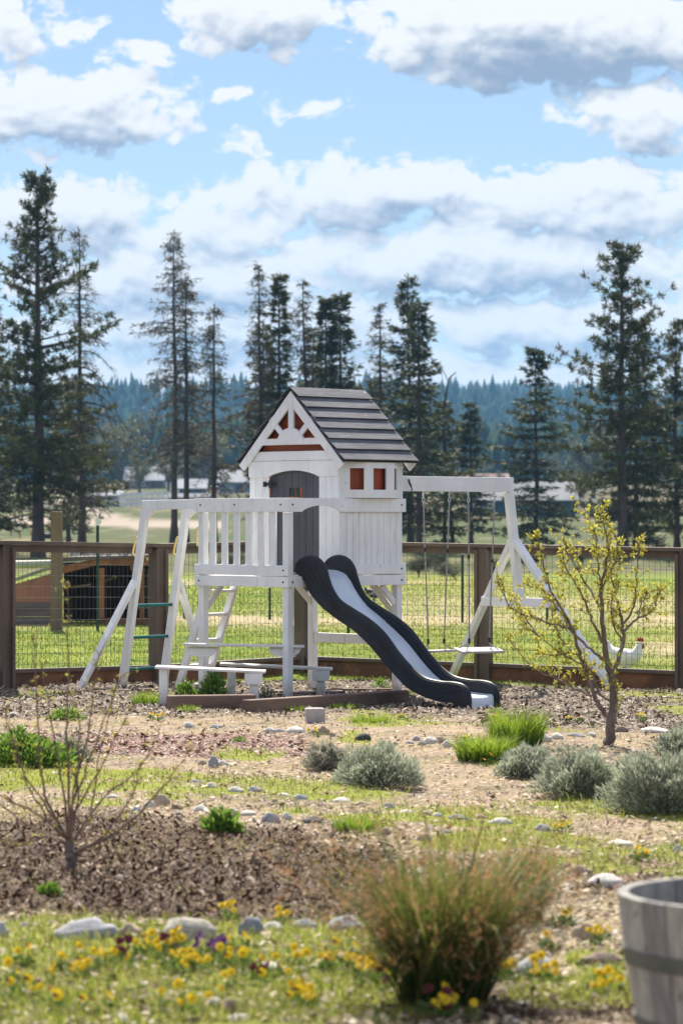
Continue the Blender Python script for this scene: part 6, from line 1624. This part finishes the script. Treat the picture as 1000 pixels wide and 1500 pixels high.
# odds and ends on the field at the left
M_cone = mat('faded_orange_plastic', (.65, .22, .13), (.55, .18, .10), 4, .6)
for i, (px, py, lab) in enumerate(((16, 785, 'leftmost faded orange traffic cone on the field'), (29, 788, 'middle faded orange traffic cone, slightly nearer'), (45, 784, 'faded orange traffic cone next to the tallest pine trunk'))):
    g = G(px, py); m = MB(); k_ = g.y/F*9; m.lathe([(.30*k_, 0), (.30*k_, .05*k_), (.19*k_, .06*k_), (.05*k_, 1.0*k_), (0.001, 1.0*k_)], 12); o = m.build('traffic_cone', M_cone, loc=g, smooth=True); tag(o, lab, 'traffic cone', 'orange cones on the field')
g = G(70, 789); k_ = g.y/F; m = MB(); m.bb(-5*k_, 5*k_, 0, 8*k_, 0, 6.5*k_); m.prism([(-5.4*k_, -.3*k_, 6.5*k_), (5.4*k_, -.3*k_, 6.5*k_), (4.6*k_, -.3*k_, 7.6*k_), (-4.6*k_, -.3*k_, 7.6*k_)], (0, 8.6*k_, 0)); o = m.build('feed_bin', M_black, bevel=.03, loc=g); tag(o, 'black feed bin between the tallest pine trunk and the tan post', 'bin')
g = G(111, 783); k_ = g.y/F; m = MB()
m.tube([(4.5*k_*math.cos(a), .0, 5*k_+4.5*k_*math.sin(a)) for a in [i*math.pi/9 for i in range(18)]], 1.5*k_, 8, closed=True); o = m.build('old_tyre', M_black, loc=g, smooth=True); tag(o, 'black tyre leaning on the ragged conifer trunk', 'tyre')

# ---------------------------------------------------------------- wooded hills and far woods
hx = np.linspace(-1000, 1000, 120); hy = np.concatenate([np.linspace(1180, 2700, 60), np.linspace(2740, 3390, 16)])
HX, HY = np.meshgrid(hx, hy)
def hz_f(x, y):
    prof_y = sstep(1200, 2620, y)*(1-.5*sstep(2700, 3400, y))
    crest = 88+7*np.sin(x/210+.6)+5*np.sin(x/83)+6*sstep(-100, -420, x)-12*sstep(160, 330, x)
    low = 30*np.exp(-((y-1500)/220)**2)*(.6+.4*np.sin(x/150+2))*(1+.5*sstep(50, 330, x))
    return gz(x, 1180+0*y)-1+prof_y*(crest-gz(x, 1180+0*y)+1)+low*sstep(1180, 1300, y)
HZv = hz_f(HX, HY)-1.0
n0, n1 = HX.shape; ii = (np.arange(n0-1)[:, None]*n1+np.arange(n1-1)[None]).ravel()
o = np_mesh('hills', np.stack([HX, HY, HZv], -1).reshape(-1, 3), np.stack([ii, ii+1, ii+n1+1, ii+n1], 1), mat('wooded_hillside', (.030, .050, .030), (.05, .07, .04), .02, .95), smooth=True)
tag(o, 'wooded hills closing the view behind the fields', 'hills', kind='structure')
M_wood = attr_mat('distant_conifer', [(0, (.020, .038, .026)), (.5, (.028, .048, .030)), (1, (.038, .058, .036))], trans=0, var=.45, spec=0)
def woods(name, x, y, z, hgt, wdt, label, r):
    n = len(x); S = 6; tiers = 3
    V = []; Fq = []; b = 0
    base = np.stack([x, y, z], 1)
    Vt = np.empty((n, tiers, S+1, 3)); jit = r.uniform(.65, 1.25, (n, tiers, S))
    for t in range(tiers):
        z0 = .04+.30*t; z1 = z0+.46 if t < tiers-1 else 1.0
        rr = wdt*(1-.30*t)
        for k in range(S):
            a = 2*math.pi*k/S+t*.5
            Vt[:, t, k] = base+np.stack([np.cos(a)*rr*jit[:, t, k], np.sin(a)*rr*jit[:, t, k], hgt*z0*r.uniform(.8, 1.1, n)], 1)
        Vt[:, t, S] = base+np.stack([0*x+r.normal(0, .03, n)*hgt, 0*x, hgt*z1], 1)
    off = np.arange(n)[:, None, None]*tiers*(S+1)+np.arange(tiers)[None, :, None]*(S+1)
    f = np.stack([off+np.arange(S)[None, None], off+((np.arange(S)+1) % S)[None, None], np.broadcast_to(off+S, (n, tiers, S))], -1).reshape(-1, 3)
    tip = np.tile(np.array([.1]*S+[1.0]), n*tiers); rn = np.repeat(r.uniform(0, 1, n), tiers*(S+1))
    o = np_mesh(name, Vt.reshape(-1, 3), f, M_wood, col={'tip': np.stack([tip, rn, 0*rn, 0*rn+1], 1)})
    return tag(o, label, 'woods', kind='stuff')
r = np.random.default_rng(91)
n = 26000; y = 1230+(2700-1230)*r.uniform(0, 1, n)**.8; x = r.uniform(-.19, .19, n)*y; keep = fnoise(x, y, .012, 3) > .22
x, y = x[keep], y[keep]; hh = r.gamma(9, .9, len(x))+4.5
woods('hill_forest', x, y, hz_f(x, y)-1.5, hh, hh*r.uniform(.20, .34, len(x)), 'conifer forest covering the far hills', r)
n = 3800; x = r.uniform(-.17, .17, n); y = r.uniform(560, 1150, n); x = x*y; keep = fnoise(x, y, .02, 13) > .34
x, y = x[keep], y[keep]; hh = r.uniform(6, 15, len(x)); 
woods('valley_woods', x, y, gz(x, y)-.5, hh, hh*r.uniform(.20, .40, len(x)), 'dark woods on the flat below the hills', r)

# ---------------------------------------------------------------- the air
m = MB(); m.bb(-1150, 1150, -12, 3420, -4.0, 190)
hm, nt = nt_new('haze'); q = NT(nt); ho = q.n('ShaderNodeOutputMaterial'); pv = q.n('ShaderNodeVolumePrincipled', ins={'Color': (.27, .60, 1.0, 1), 'Density': .000185, 'Anisotropy': .0}); q.link(pv.outputs[0], ho.inputs['Volume'])
o = m.build('haze', hm); tag(o, 'thin blue haze over the fields and hills', 'haze', kind='stuff')
